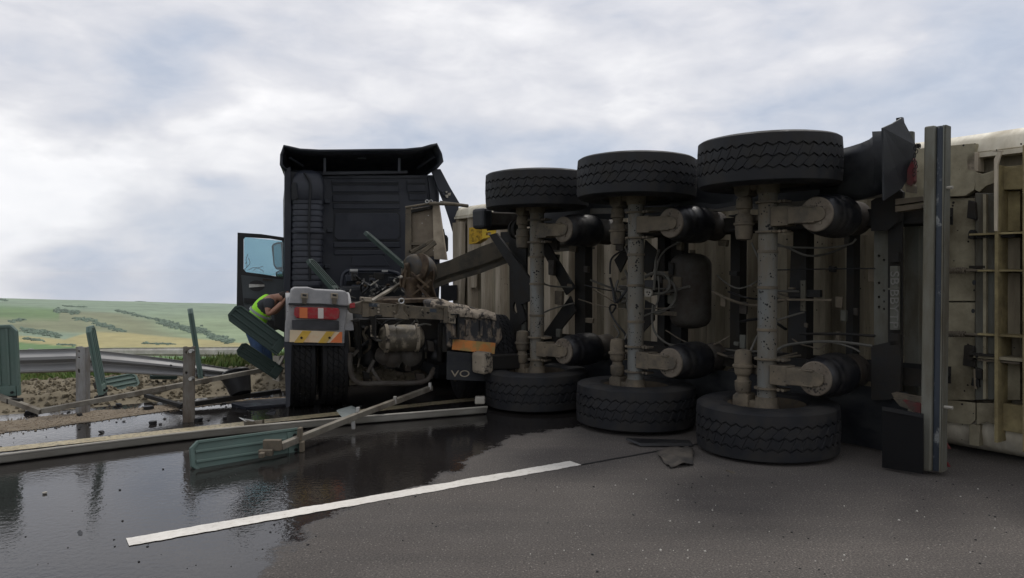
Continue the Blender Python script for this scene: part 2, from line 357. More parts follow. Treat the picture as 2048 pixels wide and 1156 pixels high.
# road: a fine sheet near the wreck, wide slabs beyond, one mesh
wet_edge = [G(*p) for p in ((505, 1190), (560, 1112), (640, 1048), (700, 1018), (800, 992), (905, 950), (985, 898), (1030, 872), (1075, 868), (1180, 850), (1400, 830), (1900, 800))]
def wetd(p):
    """signed distance to the edge of the spill, positive inside"""
    best = 1e9; sg = 1
    for a, b in zip(wet_edge, wet_edge[1:]):
        ab = b-a; t = max(0, min(1, (p-a).dot(ab)/ab.length_squared)); q = a+ab*t; d = (p-q).length
        if d < best: best = d; c = ab.x*(p-a).y-ab.y*(p-a).x; sg = 1 if c > 0 else -1
    return best*sg
us_ = [-300, -120, -60, -30, -16, -10]+[-8+.09*i for i in range(240)]+[14, 18, 26, 40, 80, 160, 400]
ss_ = [-9.0, -7, -5]+[-4+.09*i for i in range(96)]
vs, wt = [], []
for s in ss_:
    for u in us_:
        p = rs(u, s); vs.append((p.x, p.y, 0)); near = -7.9 < u < 13.5
        wd_ = wetd(p) if (near or s > -3) else -1
        qx = 1024+F*p.x/max(p.y, .5)
        wt.append(wd_)
nu = len(us_); fs = [(j*nu+i, j*nu+i+1, (j+1)*nu+i+1, (j+1)*nu+i) for j in range(len(ss_)-1) for i in range(nu-1)]
m = bpy.data.materials.new('asphalt'); m.use_nodes = True; t = m.node_tree; L = t.links.new; b = t.nodes['Principled BSDF']
tc = N(t, 'ShaderNodeTexCoord'); ob = tc.outputs['Object']
at = N(t, 'ShaderNodeAttribute', attribute_name='wetness')
def nz(scale, det=5, ro=.6, src=None):
    n = N(t, 'ShaderNodeTexNoise', i_Scale=scale, i_Detail=det, i_Roughness=ro); L(src or ob, n.inputs[0]); return n.outputs[0]
wn = mth(t, 'ADD', at.outputs['Fac'], mth(t, 'MULTIPLY', mth(t, 'SUBTRACT', nz(3.5, 9, .7), .5), .55))
wn = mth(t, 'ADD', wn, mth(t, 'MULTIPLY', mth(t, 'SUBTRACT', nz(60, 4, .7), .5), .16)); wet = ramp(t, wn, [(.0, (0, 0, 0)), (.07, (1, 1, 1))])
big = ramp(t, nz(.6, 4), [(.35, (.068, .060, .054)), (.65, (.094, .084, .076))])
grain = nz(95, 4, .8)
c = mixc(t, 1, big, ramp(t, grain, [(.32, (.30, .30, .30)), (.5, (.92, .92, .92)), (.68, (2.1, 2.05, 2.0))]), 'MULTIPLY')
vo = N(t, 'ShaderNodeTexVoronoi', i_Scale=75); L(ob, vo.inputs[0])
sc2 = N(t, 'ShaderNodeSeparateColor'); L(vo.outputs[1], sc2.inputs[0])
sp = mth(t, 'MULTIPLY', mth(t, 'LESS_THAN', vo.outputs[0], .33), mth(t, 'GREATER_THAN', sc2.outputs[0], .90))
c = mixc(t, mth(t, 'MULTIPLY', sp, .7), c, (.22, .20, .18))
fine = mixc(t, mth(t, 'MULTIPLY', mth(t, 'GREATER_THAN', nz(38, 2), .70), .5), c, (.15, .14, .125))
# tyre-polished dusty streaks along the lane
mp = N(t, 'ShaderNodeMapping'); L(ob, mp.inputs[0]); mp.inputs['Rotation'].default_value = (0, 0, -math.atan2(RD.y, RD.x)); mp.inputs['Scale'].default_value = (.25, 1.6, 1)
st = nz(1.2, 5, .6, mp.outputs[0])
dry = mixc(t, 1, fine, ramp(t, st, [(.35, (.85, .85, .85)), (.68, (1.18, 1.16, 1.14))]), 'MULTIPLY')
wetc = mixc(t, 1, fine, (.22, .22, .23), 'MULTIPLY')
L(mixc(t, wet, dry, wetc), b.inputs['Base Color'])
pud = ramp(t, nz(1.1, 4, .55), [(.40, (0, 0, 0)), (.62, (1, 1, 1))])
streak = nz(2.2, 7, .7, mp.outputs[0])
wr = mth(t, 'ADD', mth(t, 'MULTIPLY', ramp(t, streak, [(.45, (0, 0, 0)), (.75, (1, 1, 1))]), .10), .045)
mr = N(t, 'ShaderNodeMix'); L(wet, mr.inputs[0]); mr.inputs[2].default_value = .85; L(wr, mr.inputs[3]); L(mr.outputs[0], b.inputs['Roughness'])
b.inputs['IOR'].default_value = 1.45
hmx = N(t, 'ShaderNodeMix'); L(wet, hmx.inputs[0]); L(mth(t, 'ADD', mth(t, 'MULTIPLY', grain, .7), mth(t, 'MULTIPLY', nz(55, 4, .7), .6)), hmx.inputs[2]); L(mth(t, 'ADD', nz(26, 2, .5), mth(t, 'MULTIPLY', nz(80, 1, .5), .22)), hmx.inputs[3]); hgt = hmx.outputs[0]
strength = N(t, 'ShaderNodeMix'); L(wet, strength.inputs[0]); strength.inputs[2].default_value = .55
ws = N(t, 'ShaderNodeMix'); L(pud, ws.inputs[0]); ws.inputs[2].default_value = .15; ws.inputs[3].default_value = .06; L(ws.outputs[0], strength.inputs[3])
bp = N(t, 'ShaderNodeBump', i_Distance=.012); L(strength.outputs[0], bp.inputs['Strength']); L(hgt, bp.inputs['Height']); L(bp.outputs[0], b.inputs['Normal'])
M['asphalt'] = m
me = bpy.data.meshes.new('road'); me.from_pydata(vs, [], fs); me.update()
wa = me.attributes.new('wetness', 'FLOAT', 'POINT'); wa.data.foreach_set('value', wt)
me.materials.append(m); road = bpy.data.objects.new('road', me); col.objects.link(road); tag(road, kind='structure')

def paint(name, base, worn, amt):
    m = bpy.data.materials.new(name); m.use_nodes = True; t = m.node_tree; L = t.links.new; b = t.nodes['Principled BSDF']
    tc = N(t, 'ShaderNodeTexCoord'); n = N(t, 'ShaderNodeTexNoise', i_Scale=28, i_Detail=9, i_Roughness=.75); L(tc.outputs['Object'], n.inputs[0])
    n2 = N(t, 'ShaderNodeTexNoise', i_Scale=3, i_Detail=5); L(tc.outputs['Object'], n2.inputs[0])
    c = mixc(t, 1, ramp(t, n2.outputs[0], [(.35, tuple(x*.86 for x in base)), (.65, base)]), ramp(t, n.outputs[0], [(.3, (.8, .78, .75)), (.6, (1, 1, 1))]), 'MULTIPLY')
    c = mixc(t, ramp(t, n.outputs[0], [(amt-.04, (1, 1, 1)), (amt+.04, (0, 0, 0))]), c, worn); L(c, b.inputs['Base Color'])
    b.inputs['Roughness'].default_value = .5
    bp = N(t, 'ShaderNodeBump', i_Strength=.4, i_Distance=.005); L(n.outputs[0], bp.inputs['Height']); L(bp.outputs[0], b.inputs['Normal']); return m
def strip(name, u0, u1, s0, s1, mt, z=.004, n=120, ragged=.006, **k):
    top, bot = [], []
    for i in range(n+1):
        u = u0+(u1-u0)*i/n
        for l, s in ((top, s1), (bot, s0)):
            e = (NZ.noise(V((u*9, s*7, 1)))+.6*NZ.noise(V((u*37, s*7, 5))))*ragged
            l.append(rs(u, s+e, z))
    mb = MB().add(bot+top, [(i, i+1, n+2+i, n+1+i) for i in range(n)]); return mb.build(name, mt, kind='structure', **k)
LP = paint('lane_paint', (.78, .745, .68), (.24, .22, .19), .36)
strip('lane_marking', 0, 2.93, -.064, .064, LP, ragged=.012)
strip('lane_marking', 9.2, 12.2, -.055, .055, LP); strip('lane_marking', -9.1, -6.1, -.055, .055, LP)
strip('edge_line', -60, 60, 2.72, 2.90, paint('edge_paint', (.42, .355, .22), (.085, .075, .06), .44), n=700, ragged=.012)
strip('tar_seam', 2.93, 4.3, -.07, -.045, M['cable'], z=.003, n=60)

# central strip: kerb, tipped soil, far kerb
soil = mat('dry_soil', (.145, .12, .08), .95, dirt=(.205, .175, .12), damt=.45, dscale=5, soft=.2, bump=1.0, bscale=14, )
conc = mat('kerb_concrete', (.36, .34, .29), .85, dirt=(.22, .19, .15), damt=.45, dscale=3)
def soilz(u, s):
    e = sm(4.75, 5.15, s+.18*NZ.noise(V((u*1.3, 0, 0))))*(1-sm(6.35, 6.75, s))
    n = NZ.noise(V((u*1.6, s*1.6, 0)))*.05+NZ.noise(V((u*5, s*5, 2)))*.055+NZ.noise(V((u*13, s*13, 5)))*.030+abs(NZ.noise(V((u*33, s*33, 5))))*.008
    return -.02+e*(.10+n)+.004
mb = MB(); mb.grid(lambda a, b: rs(-7+14*a, 4.5+2.4*b, soilz(-7+14*a, 4.5+2.4*b)), 330, 70); mb.build('soil', soil, kind='structure', smooth=180)
mb = MB(); mb.add([rs(u, s, z) for u in (-60, 60) for s, z in ((6.75, -.1), (6.75, .015), (6.97, .015), (6.97, -.1))], [(0, 1, 5, 4), (1, 2, 6, 5), (2, 3, 7, 6)]); mb.build('far_kerb', conc, kind='structure')
def scatter(name, n, fn, mt, kind='stuff', sizes=(.006, .02), flat=.6):
    mb = MB(); base = [V(p).normalized() for p in ((1, 0, -.3), (-.4, .9, -.3), (-.5, -.8, -.3), (.3, .4, .8), (-.5, -.1, .7), (.3, -.5, .6))]
    fcs = [(0, 1, 3), (1, 2, 4), (2, 0, 5), (3, 1, 4), (4, 2, 5), (5, 0, 3), (3, 4, 5), (0, 2, 1)]
    for _ in range(n):
        p = fn(); r = random.uniform(*sizes)*random.uniform(.6, 1); a = random.uniform(0, 6.28); ca, sa = cos(a), sin(a); vs = []
        for q in base:
            q = q*r*random.uniform(.7, 1.3); vs.append(p+V((q.x*ca-q.y*sa, q.x*sa+q.y*ca, q.z*flat+r*flat*.3)))
        mb.add(vs, fcs)
    return mb.build(name, mt, kind=kind)
def gsoil():
    u, s = random.uniform(-7, 5), random.uniform(4.7, 6.7); return rs(u, s, soilz(u, s))
scatter('soil_clods', 5200, gsoil, soil, sizes=(.010, .05), flat=.8)
def ggrav():
    while True:
        u, s = random.uniform(-6, 2.4), random.uniform(2.95, 4.3); c = 3.95-.03*u+.2*sin(u*1.1)
        wdt = lerp([(-6, .65), (-2, .6), (0, .42), (1.2, .2), (2.4, .05)], u)
        if abs(s-c) < wdt*random.random()**.6: return rs(u, s, .002)
gravel = mat('tan_gravel', (.22, .175, .125), .9, var=.5, vscale=25)
scatter('gravel', 9000, ggrav, gravel, sizes=(.005, .013))
sand = mat('damp_sand', (.15, .12, .085), .85, dirt=(.21, .17, .12), damt=.5, dscale=8, bump=.5)
mb = MB(); n = 160; top, bot = [], []
for i in range(n+1):
    u = -7+9.2*i/n; c = 3.95-.03*u+.2*sin(u*1.1); wdt = lerp([(-7, .5), (-2, .46), (0, .3), (1.2, .12), (2.2, .01)], u)
    top.append(rs(u, c+wdt*(1+.5*NZ.noise(V((u*3, 1, 0)))), .004)); bot.append(rs(u, c-wdt*(1+.5*NZ.noise(V((u*3, 7, 0)))), .004))
mb.add(bot+top, [(i, i+1, n+2+i, n+1+i) for i in range(n)]); mb.build('sand_drift', sand, kind='structure')
def gchip():
    px, py = random.uniform(1050, 2040), random.uniform(950, 1150); return G(px, py)
scatter('white_chips', 60, gchip, mat('pale_chips', (.45, .43, .38), .7), sizes=(.003, .009))
scatter('dark_crumbs', 70, gchip, M['cable'], sizes=(.004, .011))
def gdeb(): u, s = random.uniform(-4, 2.6), random.uniform(2.9, 4.6); return rs(u, s, .002)
scatter('black_debris', 150, gdeb, M['blackplastic'], sizes=(.006, .028), flat=.4)
def gdeb2():
    p = G(random.uniform(-50, 900), random.uniform(930, 1140)); return p
scatter('scattered_crumbs', 70, gdeb2, M['blackplastic'], sizes=(.003, .011))

# verge grass beyond the kerb
grassm = mat('verge_grass', (.07, .125, .02), .8, var=.5, vscale=1.5, bump=0, dirt=(.17, .17, .06), damt=.4, dscale=2)
mb = MB()
for _ in range(34000):
    s = 7.0+17*random.random()**1.5; u = random.uniform(-9, 7+s*.6); p = rs(u, s); z = terr(p.x, p.y); h = random.uniform(.08, .24)*(1+.6*NZ.noise(p*.7))*(1.3 if s > 12 else .8)
    a = random.uniform(0, 3.14); w_ = .012+.0012*s; dx, dy = cos(a)*w_, sin(a)*w_; lx, ly = random.uniform(-.09, .09), random.uniform(-.09, .09)
    mb.v += [V((p.x-dx, p.y-dy, z-.02)), V((p.x+dx, p.y+dy, z-.02)), V((p.x+lx*.5+dx*.6, p.y+ly*.5+dy*.6, z+h*.6)), V((p.x+lx, p.y+ly, z+h))]; k = len(mb.v); mb.f += [(k-4, k-3, k-2), (k-4, k-2, k-1)]
mb.build('grass', grassm, kind='stuff')

# hedges and bushes out on the hillside
bushm = mat('hillside_bush', (.12, .17, .118), .9, var=.4, vscale=.2, bump=0)
def ico(mb, c, r, sq=.8):
    g = (1+5**.5)/2
    vv = [(-1, g, 0), (1, g, 0), (-1, -g, 0), (1, -g, 0), (0, -1, g), (0, 1, g), (0, -1, -g), (0, 1, -g), (g, 0, -1), (g, 0, 1), (-g, 0, -1), (-g, 0, 1)]
    ff = [(0, 11, 5), (0, 5, 1), (0, 1, 7), (0, 7, 10), (0, 10, 11), (1, 5, 9), (5, 11, 4), (11, 10, 2), (10, 7, 6), (7, 1, 8), (3, 9, 4), (3, 4, 2), (3, 2, 6), (3, 6, 8), (3, 8, 9), (4, 9, 5), (2, 4, 11), (6, 2, 10), (8, 6, 7), (9, 8, 1)]
    a = random.uniform(0, 6.28)
    vs = []
    for p in vv:
        p = V(p).normalized()*r*random.uniform(.65, 1.25); vs.append(V(c)+V((p.x*cos(a)-p.y*sin(a), p.x*sin(a)+p.y*cos(a), p.z*sq)))
    mb.add(vs, ff)
for line, n, thick in ((((232, 622), (262, 628)), 34, 1.0), (((262, 629), (320, 642)), 30, .7), (((318, 642), (345, 652), (375, 660)), 90, 3.2), (((375, 660), (410, 663)), 75, 3.5), (((412, 668), (440, 680), (462, 683)), 60, 3.2),
                       (((110, 622), (155, 626)), 60, 2.6), (((148, 638), (192, 643)), 30, 1.8), (((190, 648), (245, 663)), 60, 1.8), (((45, 661), (115, 672)), 70, 2.8), (((22, 644), (48, 640)), 14, 1.6), (((0, 599), (14, 602)), 12, .9),
                       (((130, 613), (168, 615)), 20, .5), (((52, 679), (85, 683)), 22, .8), (((285, 688), (345, 690)), 26, .6), (((115, 690), (150, 693)), 10, .5), (((276, 603), (286, 603)), 12, .5), (((500, 672), (560, 680)), 30, 2))[:]:
    mb = MB()
    for _ in range(n*3):
        k = random.random()*(len(line)-1); i = int(k); f = k-i
        px = line[i][0]*(1-f)+line[i+1][0]*f+random.gauss(0, 3); py = line[i][1]*(1-f)+line[i+1][1]*f+random.gauss(0, thick*.75)
        p = hit(px, py); ico(mb, p, random.uniform(1.0, 2.1)*(.7+.3*thick*.4), .75)
    mb.build('bushes', bushm, kind='stuff')
# ---------------------------------------------------------------- semi-trailer lying on its side
ta = math.atan2(-.748, .664)
T = Matrix.Translation((2.0, 5.87, 0))@Matrix.Rotation(ta, 4, 'Z')      # x to the trailer's tail, y away from us (up through its floor), z across it
ZC = 1.215
trailer = empty('tipper_trailer', T, 'three-axle tipper semi-trailer lying on its side across the road, muddy underside and six tyres showing', 'trailer')
def lens_tyre(name, Rr, W, rin, teeth, amp, grooves, depth, sipe):
    h = W/2
    # (z, r, shear, is_rib_edge, in_groove)
    rows = [(-h*.60, rin-.02, 0, 0, 0), (-h*.80, rin, 0, 0, 0), (-h*.95, rin+.035, 0, 0, 0), (-h*1.0, rin+.13, 0, 0, 0), (-h*.985, Rr-.075, 0, 0, 0), (-h*.93, Rr-.028, 0, 0, 0), (-h*.86, Rr-.008, 0, 0, 0)]
    gn = len(grooves); gw = .0075
    for i, g in enumerate(grooves):
        z = g*h; sh = i*.5
        for dz, dr, lo in ((-gw, 0, 1 if i > 0 else 0), (-gw*.7, depth, 0), (gw*.7, depth, 0), (gw, 0, 1 if i < gn-1 else 0)):
            rows.append((z+dz, Rr-dr-.006*abs(g), sh, lo, 1))
    tail = [(-a, b, (gn-1)*.5, 0, 0) for a, b, *_ in reversed(rows[:7])]
    rows += tail
    ph = [-.045, 0, .045, .25, .5, .75]; vs = []; fs = []; nc = teeth*len(ph)
    for (z, r, sh, lo, gr) in rows:
        for k in range(teeth):
            for p in ph:
                a = (k+p+sh)/teeth*2*pi; q = (p+sh) % 1; tri = abs(q*2-1)*2-1
                rr = r-(sipe if lo and p == 0 else 0); zz = z+(amp*tri if gr else 0)
                vs.append(V((rr*cos(a), rr*sin(a), zz)))
    for j in range(len(rows)-1):
        for i in range(nc): fs.append((j*nc+i, j*nc+(i+1) % nc, (j+1)*nc+(i+1) % nc, (j+1)*nc+i))
    mb = MB(); mb.v = vs; mb.f = fs; return mb
tyre_me = lens_tyre('tyre', .54, .385, .29, 40, .011, (-.42, 0, .42), .014, .0038).mesh('tyre', M['rubber'], smooth=28)
# rim: inner side at -z
mb = MB(); mb.lathe((0, 0, 0), (0, 0, 1), [(-.155, .305), (-.165, .292), (-.12, .275), (-.05, .268), (.05, .262), (.075, .24), (.08, .10), (.065, .10), (.055, .225), (.02, .245), (-.10, .258), (-.15, .285)], 40, True)
mb.lathe((0, 0, 0), (0, 0, 1), [(-.10, .12), (-.06, .205), (.04, .205), (.06, .12)], 28)
rim_me = mb.mesh('rim', M['rim'], smooth=35)
WX = (0, -1.31, -2.62)
def tw(x, y, z): return T @ V((x, y, z))
for i, x in enumerate(WX):
    for up in (1, 0):
        c = (x, 0, 2.43-.1925) if up else (x, 0, .205)
        tilt = Matrix.Rotation(R_((1.2, -1, .8)[i]), 4, 'X')@Matrix.Rotation(random.uniform(0, .2), 4, 'Z')
        m = T@Matrix.Translation(c)@tilt
        if not up: m = m@Matrix.Rotation(pi, 4, 'X')
        wh = empty('wheel', m, ('upper ' if up else 'lower ')+('rear', 'middle', 'front')[i]+' wheel with zigzag tread', parent=trailer)
        inst(tyre_me, 'tyre', m, wh); inst(rim_me, 'rim', m, wh)
    ax = MB(T).cyl((x, 0, .30), (x, 0, 2.13), .073, n=24)
    axo = ax.build('axle', M['axle'], trailer, smooth=40)
    for z in (.33, 2.1): pass
    for hz, hd in ((.18, 1), (2.25, -1)): MB(T).lathe((x, 0, hz), (0, 0, hd), [(0, .12), (.12, .12), (.16, .09), (.24, .085)], 20).build('hub', M['dusty'], axo, smooth=40)
    for sg in (1, -1):
        zc = ZC+.61*sg
        for dz in (-.115, .115):     # clamp plates and bolts round the axle
            cl_ = MB(T)
            cl_.poly([(x+.095*cos(a), .105*sin(a), zc+dz-.008) for a in [k*pi/8 for k in range(16)]], (0, 0, .016))
            cl_.bb(x, x+.17, -.03, .05, zc+dz-.009, zc+dz+.009)
            for q in (.12, .155): cl_.cyl((x+q, -.045, zc+dz), (x+q, .0, zc+dz), .014, n=6)
            cl_.build('axle_clamp', M['dusty'], axo, bevel=.003)
        arm = MB(T)
        arm.bb(x+.06, x+.20, -.07, .07, zc-.075, zc+.075)
        arm.add([(x+.20, -.075, zc-.065), (x+.20, -.075, zc+.065), (x+.42, -.045, zc-.055), (x+.42, -.045, zc+.055), (x+.20, -.06, zc-.065), (x+.20, -.06, zc+.065), (x+.42, -.03, zc-.055), (x+.42, -.03, zc+.055)],
                [(0, 1, 3, 2), (4, 6, 7, 5), (0, 4, 5, 1), (2, 3, 7, 6), (0, 2, 6, 4), (1, 5, 7, 3)])
        arm.bb(x+.20, x+.40, -.06, .08, zc+.050, zc+.064); arm.bb(x+.20, x+.40, -.06, .08, zc-.064, zc-.050)
        arm.cyl((x+.42, -.046, zc), (x+.42, -.031, zc), .056, n=20)
        # forward half of the spring beam, running to its hanger
        arm.bar((x-.06, .02, zc), (x-.50, .42, zc), .07, .05, up=(0, 0, 1))
        arm.build('trailing_arm', M['dusty'], axo, bevel=.006)
        lean = (-.03, .02, .0)[i]
        bag = MB(T); x1 = x+.40; prof = [(0, .105), (.01, .125), (.045, .143), (.075, .154), (.10, .146), (.115, .155), (.14, .160), (.18, .155), (.195, .162), (.25, .168), (.37, .167), (.42, .160), (.44, .130)]
        bag.lathe((x1, -.005, zc), (lean, 1, 0), prof, 32); bo = bag.build('airbag', M['bellows'], trailer, smooth=50)
        MB(T).lathe((x1+lean*.36, .34, zc), (0, 1, 0), [(0, .10), (.03, .128), (.25, .134), (.30, .138), (.315, .138), (.32, .10)], 32).build('piston', M['piston'], bo, smooth=40)
        pl = MB(T).lathe((x1, -.028, zc), (0, 1, 0), [(0, .122), (.006, .129), (.018, .129), (.024, .12)], 28)
        for k in range(4):
            a = k*pi/2+.5; pl.cyl((x1+.075*cos(a), -.038, zc+.075*sin(a)), (x1+.075*cos(a), -.02, zc+.075*sin(a)), .011, n=6)
        pl.build('end_plate', M['dustplate'], bo, smooth=40)
        # hanger bracket on the chassis
        hb = MB(T); xh = x-.50
        for dz in (-.06, .06): hb.poly([(xh-.12, .62, zc+dz-.006), (xh+.14, .62, zc+dz-.006), (xh+.07, .33, zc+dz-.006), (xh-.06, .33, zc+dz-.006)], (0, 0, .012))
        hb.cyl((xh, .40, zc-.075), (xh, .40, zc+.075), .035, n=14); hb.build('hanger', M['darksteel'], trailer)
        # spring brake chamber beside the axle
        bc = MB(T); zb = ZC+.60*sg; ax_ = -sg
        bc.lathe((x-.19, -.03, zb-ax_*.18), (0, 0, ax_), [(0, .05), (.02, .062), (.09, .066), (.10, .050), (.13, .045), (.145, .060), (.16, .068), (.20, .070), (.205, .082), (.222, .082), (.228, .070), (.30, .068), (.335, .060), (.345, .03)], 24)
        bco = bc.build('brake_chamber', M['dusty'], trailer, smooth=35)
        cal = MB(T); z0 = ZC+.81*sg
        cal.poly([(x-.26, -.07, z0+dz) for dz in (0,)]+[(x-.27, -.07, z0+.15*sg), (x-.12, -.07, z0+.15*sg), (x-.13, -.07, z0-.02*sg), (x-.22, -.07, z0-.04*sg)], (0, .14, 0)); cal.bb(x-.25, x-.05, -.05, .05, z0+.02*sg, z0+.13*sg)
        cal.rough(.012, 9).build('caliper', M['dusty'], bco, bevel=.01)
# air hoses to the chambers
hs = MB(T)
for x in WX:
    hs.tube(curve([(x-.17, .05, ZC-.45), (x-.14, .14, ZC-.30), (x-.10, .30, ZC-.22), (x+.02, .55, ZC-.15)]), .009, 6)
    hs.tube(curve([(x-.17, .05, ZC+.42), (x-.12, .12, ZC+.22), (x-.16, .28, ZC+.05), (x-.02, .55, ZC+.02)]), .009, 6)
hs.build('air_hose', M['gcable'], trailer, smooth=True)
# chassis beams and cross members
for sg in (1, -1):
    zc = ZC+.61*sg; bm_ = MB(T)
    bm_.bb(-3.9, 1.0, .60, .615, zc-.065, zc+.065); bm_.bb(-3.9, 1.0, .945, .96, zc-.065, zc+.065); bm_.bb(-3.9, 1.0, .615, .945, zc-.006, zc+.006)
    bm_.build('chassis_beam', M['darksteel'], trailer)
def TX(px, y): return on(T, y, px, 546).x
for px, w_, yy in ((1160, .16, .80), (1322, .09, .78), (1352, .13, .86), (1470, .1, .85), (1600, .13, .80), (1700, .06, .9)):
    x = TX(px, yy); MB(T).bb(x-w_/2, x+w_/2, yy, yy+.12, ZC-.60, ZC+.60).build('cross_member', M['darksteel'], trailer)
for yy, ps in ((.70, [(1066, 470), (1080, 462), (1150, 575), (1132, 590)]), (.70, [(1088, 665), (1098, 688), (1152, 622), (1140, 592)]), (.72, [(1290, 480), (1312, 500), (1302, 555), (1284, 540)]), (.72, [(1285, 665), (1308, 640), (1308, 610), (1290, 600)]),
               (.75, [(1228, 520), (1262, 480), (1262, 500), (1240, 545)])):
    mb = MB(T); ppoly(mb, T, yy, ps, .02); mb.build('gusset', M['darksteel'], trailer)
# rear cross member with maker's name plate
def slab(name, yl, pts, th, mt, parent=None, F_=None, bevel=0, holes=(), **k):
    F_ = T if F_ is None else F_; mb = MB(F_); ppoly(mb, F_, yl, pts, th, holes); return mb.build(name, mt, parent or trailer, bevel=bevel, **k)
rc = slab('rear_cross_member', .60, [(1748, 430), (1776, 430), (1776, 700), (1748, 700)], .05, M['greygreen'], holes=[ellipse(1758, y, 2.6, 3.2, 8) for y in (512, 566, 594, 614)]+[ellipse(1768, y, 2, 2.5, 8) for y in (520, 581, 603, 618)])
slab('rear_web', .56, [(1776, 420), (1804, 420), (1804, 712), (1776, 712)], .03, M['darksteel'])
np_ = slab('name_plate', .50, [(1780, 532), (1795, 532), (1795, 660), (1780, 660)], .05, M['greygreen'], bevel=.004)
def text(s, name, Mx, size, mt, parent, ext=.002):
    cu = bpy.data.curves.new(name, 'FONT'); cu.body = s; cu.size = size; cu.extrude = ext; cu.align_x = 'CENTER'; cu.align_y = 'CENTER'; cu.materials.append(mt)
    tmp = bpy.data.objects.new(name, cu); me_ = bpy.data.meshes.new_from_object(tmp); bpy.data.objects.remove(tmp); o = bpy.data.objects.new(name, me_); col.objects.link(o); o.parent = parent; o.matrix_basis = WM[parent.name].inverted()@Mx; WM[o.name] = Mx; return o
p0 = on(T, .494, 1788, 599)
text('SB BBYTP', 'lettering', T@Matrix.Translation(p0)@Matrix.Rotation(pi/2, 4, 'X')@Matrix.Rotation(-pi/2, 4, 'Z')@Matrix.Diagonal((1.18, 1, 1, 1)), .088, mat('raised_letters', (.17, .165, .145), .6), np_)
slab('clamp_band', .49, [(1776, 576), (1798, 574), (1798, 578), (1776, 580)], .02, M['greygreen'])
for y0, y1 in ((668, 690), (505, 524)): slab('plate_bracket', .50, [(1779, y0), (1797, y0), (1797, y1), (1779, y1)], .04, M['darksteel'])
slab('corner_bracket', .50, [(1742, 692), (1796, 680), (1802, 715), (1800, 790), (1780, 800), (1742, 800)], .04, M['darksteel'])
slab('corner_bracket', .50, [(1742, 402), (1790, 372), (1806, 384), (1800, 440), (1776, 460), (1742, 462)], .04, M['darksteel'])
# rear light carriers with red lenses, top and bottom
for nm, rows_ in (('lamp_carrier', [(1790, 398), (1846, 392), (1846, 402), (1790, 410)]), ('lamp_carrier', [(1790, 412), (1846, 408), (1846, 416), (1790, 424)]), ('lamp_carrier', [(1782, 786), (1845, 798), (1845, 808), (1790, 800)])):
    slab(nm, .40, rows_, .10, M['dusty'], bevel=.004)
slab('tail_lamp', .30, [(1826, 316), (1828, 330), (1828, 362), (1822, 372), (1813, 368), (1812, 345)], .05, M['dullred'])
slab('tail_lamp_base', .31, [(1809, 350), (1829, 372), (1829, 386), (1812, 384)], .05, M['dusty'])
slab('tail_lamp', .34, [(1806, 800), (1840, 808), (1840, 832), (1824, 822)], .04, M['dullred'])
slab('tail_lamp_base', .34, [(1786, 796), (1808, 802), (1822, 820), (1800, 812)], .05, M['dusty'])
slab('tail_lamp_flap', .45, [(1884, 872), (1900, 898), (1884, 897)], .02, M['dullred']); slab('tail_lamp_flap', .5, [(1884, 920), (1894, 925), (1906, 945), (1884, 935)], .02, M['dullred'])
# black plastic wings over the wheels, one above and one below, with flaps
for sg, zs in ((1, (1.95, 2.44)), (-1, (.02, .50))):
    path = [(-3.7, .32), (-3.45, .52), (-3.2, .60), (-2.9, .62), (-2.2, .60), (-1.95, .56), (-1.7, .60), (-1.3, .62), (-.9, .60), (-.65, .56), (-.4, .60), (0, .62), (.25, .61)]
    path = path if sg > 0 else path+[(.5, .60), (.86, .5)]; pts = curve([(a, b, 0) for a, b in path], 3); mb = MB(T); n = len(pts)
    for dz0, off in ((0, 0),):
        outer = [(p.x, p.y, zs[0]) for p in pts]+[(p.x, p.y, zs[1]+(.03*sin(p.x*5)-.05*sm(-.1, .25, p.x) if sg > 0 else 0)) for p in pts]
        inner = [(p.x*.995, p.y+.012, a) for a in zs for p in pts]
        mb.add(outer+inner, [(i, i+1, n+i+1, n+i) for i in range(n-1)]+[(2*n+i, 3*n+i, 3*n+i+1, 2*n+i+1) for i in range(n-1)]+[(i, 2*n+i, 2*n+i+1, i+1) for i in range(n-1)]+[(n+i, n+i+1, 3*n+i+1, 3*n+i) for i in range(n-1)])
    mb.build('mudguard', M['fender'], trailer, smooth=60)
mb = MB(T); f0 = pp(T, .40, [(1735, 262)])[0]
# torn rear end of the upper wing and its flap
top_e = [(1640, 312), (1680, 298), (1700, 293), (1722, 286), (1738, 279), (1748, 271), (1744, 263), (1764, 262), (1774, 256)]; bot_e = [(1640, 408), (1680, 403), (1700, 401), (1722, 398), (1738, 395), (1748, 393), (1752, 391), (1764, 388), (1774, 386)]
mb = MB(T)
for i in range(len(top_e)-1):
    for j in range(6):
        q = []
        for k, jj in ((i, j), (i+1, j), (i+1, j+1), (i, j+1)):
            f_ = jj/6; x_, y_ = top_e[k][0]*(1-f_)+bot_e[k][0]*f_, top_e[k][1]*(1-f_)+bot_e[k][1]*f_
            q.append(on(T, .46-.05*sin(pi*f_)-.05*k*.5+.02*sin(k*1.7+f_*4), x_, y_))
        mb.add(q, [(0, 1, 2, 3)])
tm = mb.build('torn_mudguard', M['fender'], trailer, smooth=60); md = tm.modifiers.new('thick', 'SOLIDIFY'); md.thickness = .010
mb = MB(T); mb.poly([on(T, y, *p) for y, p in ((.0, (1762, 256)), (.13, (1782, 247)), (.25, (1800, 236)), (.32, (1815, 264)), (.38, (1829, 292)), (.38, (1824, 340)), (.25, (1800, 378)), (.02, (1764, 402)))], (.014, 0, 0))
mb.build('mud_flap', M['fender'], trailer, bevel=.004)
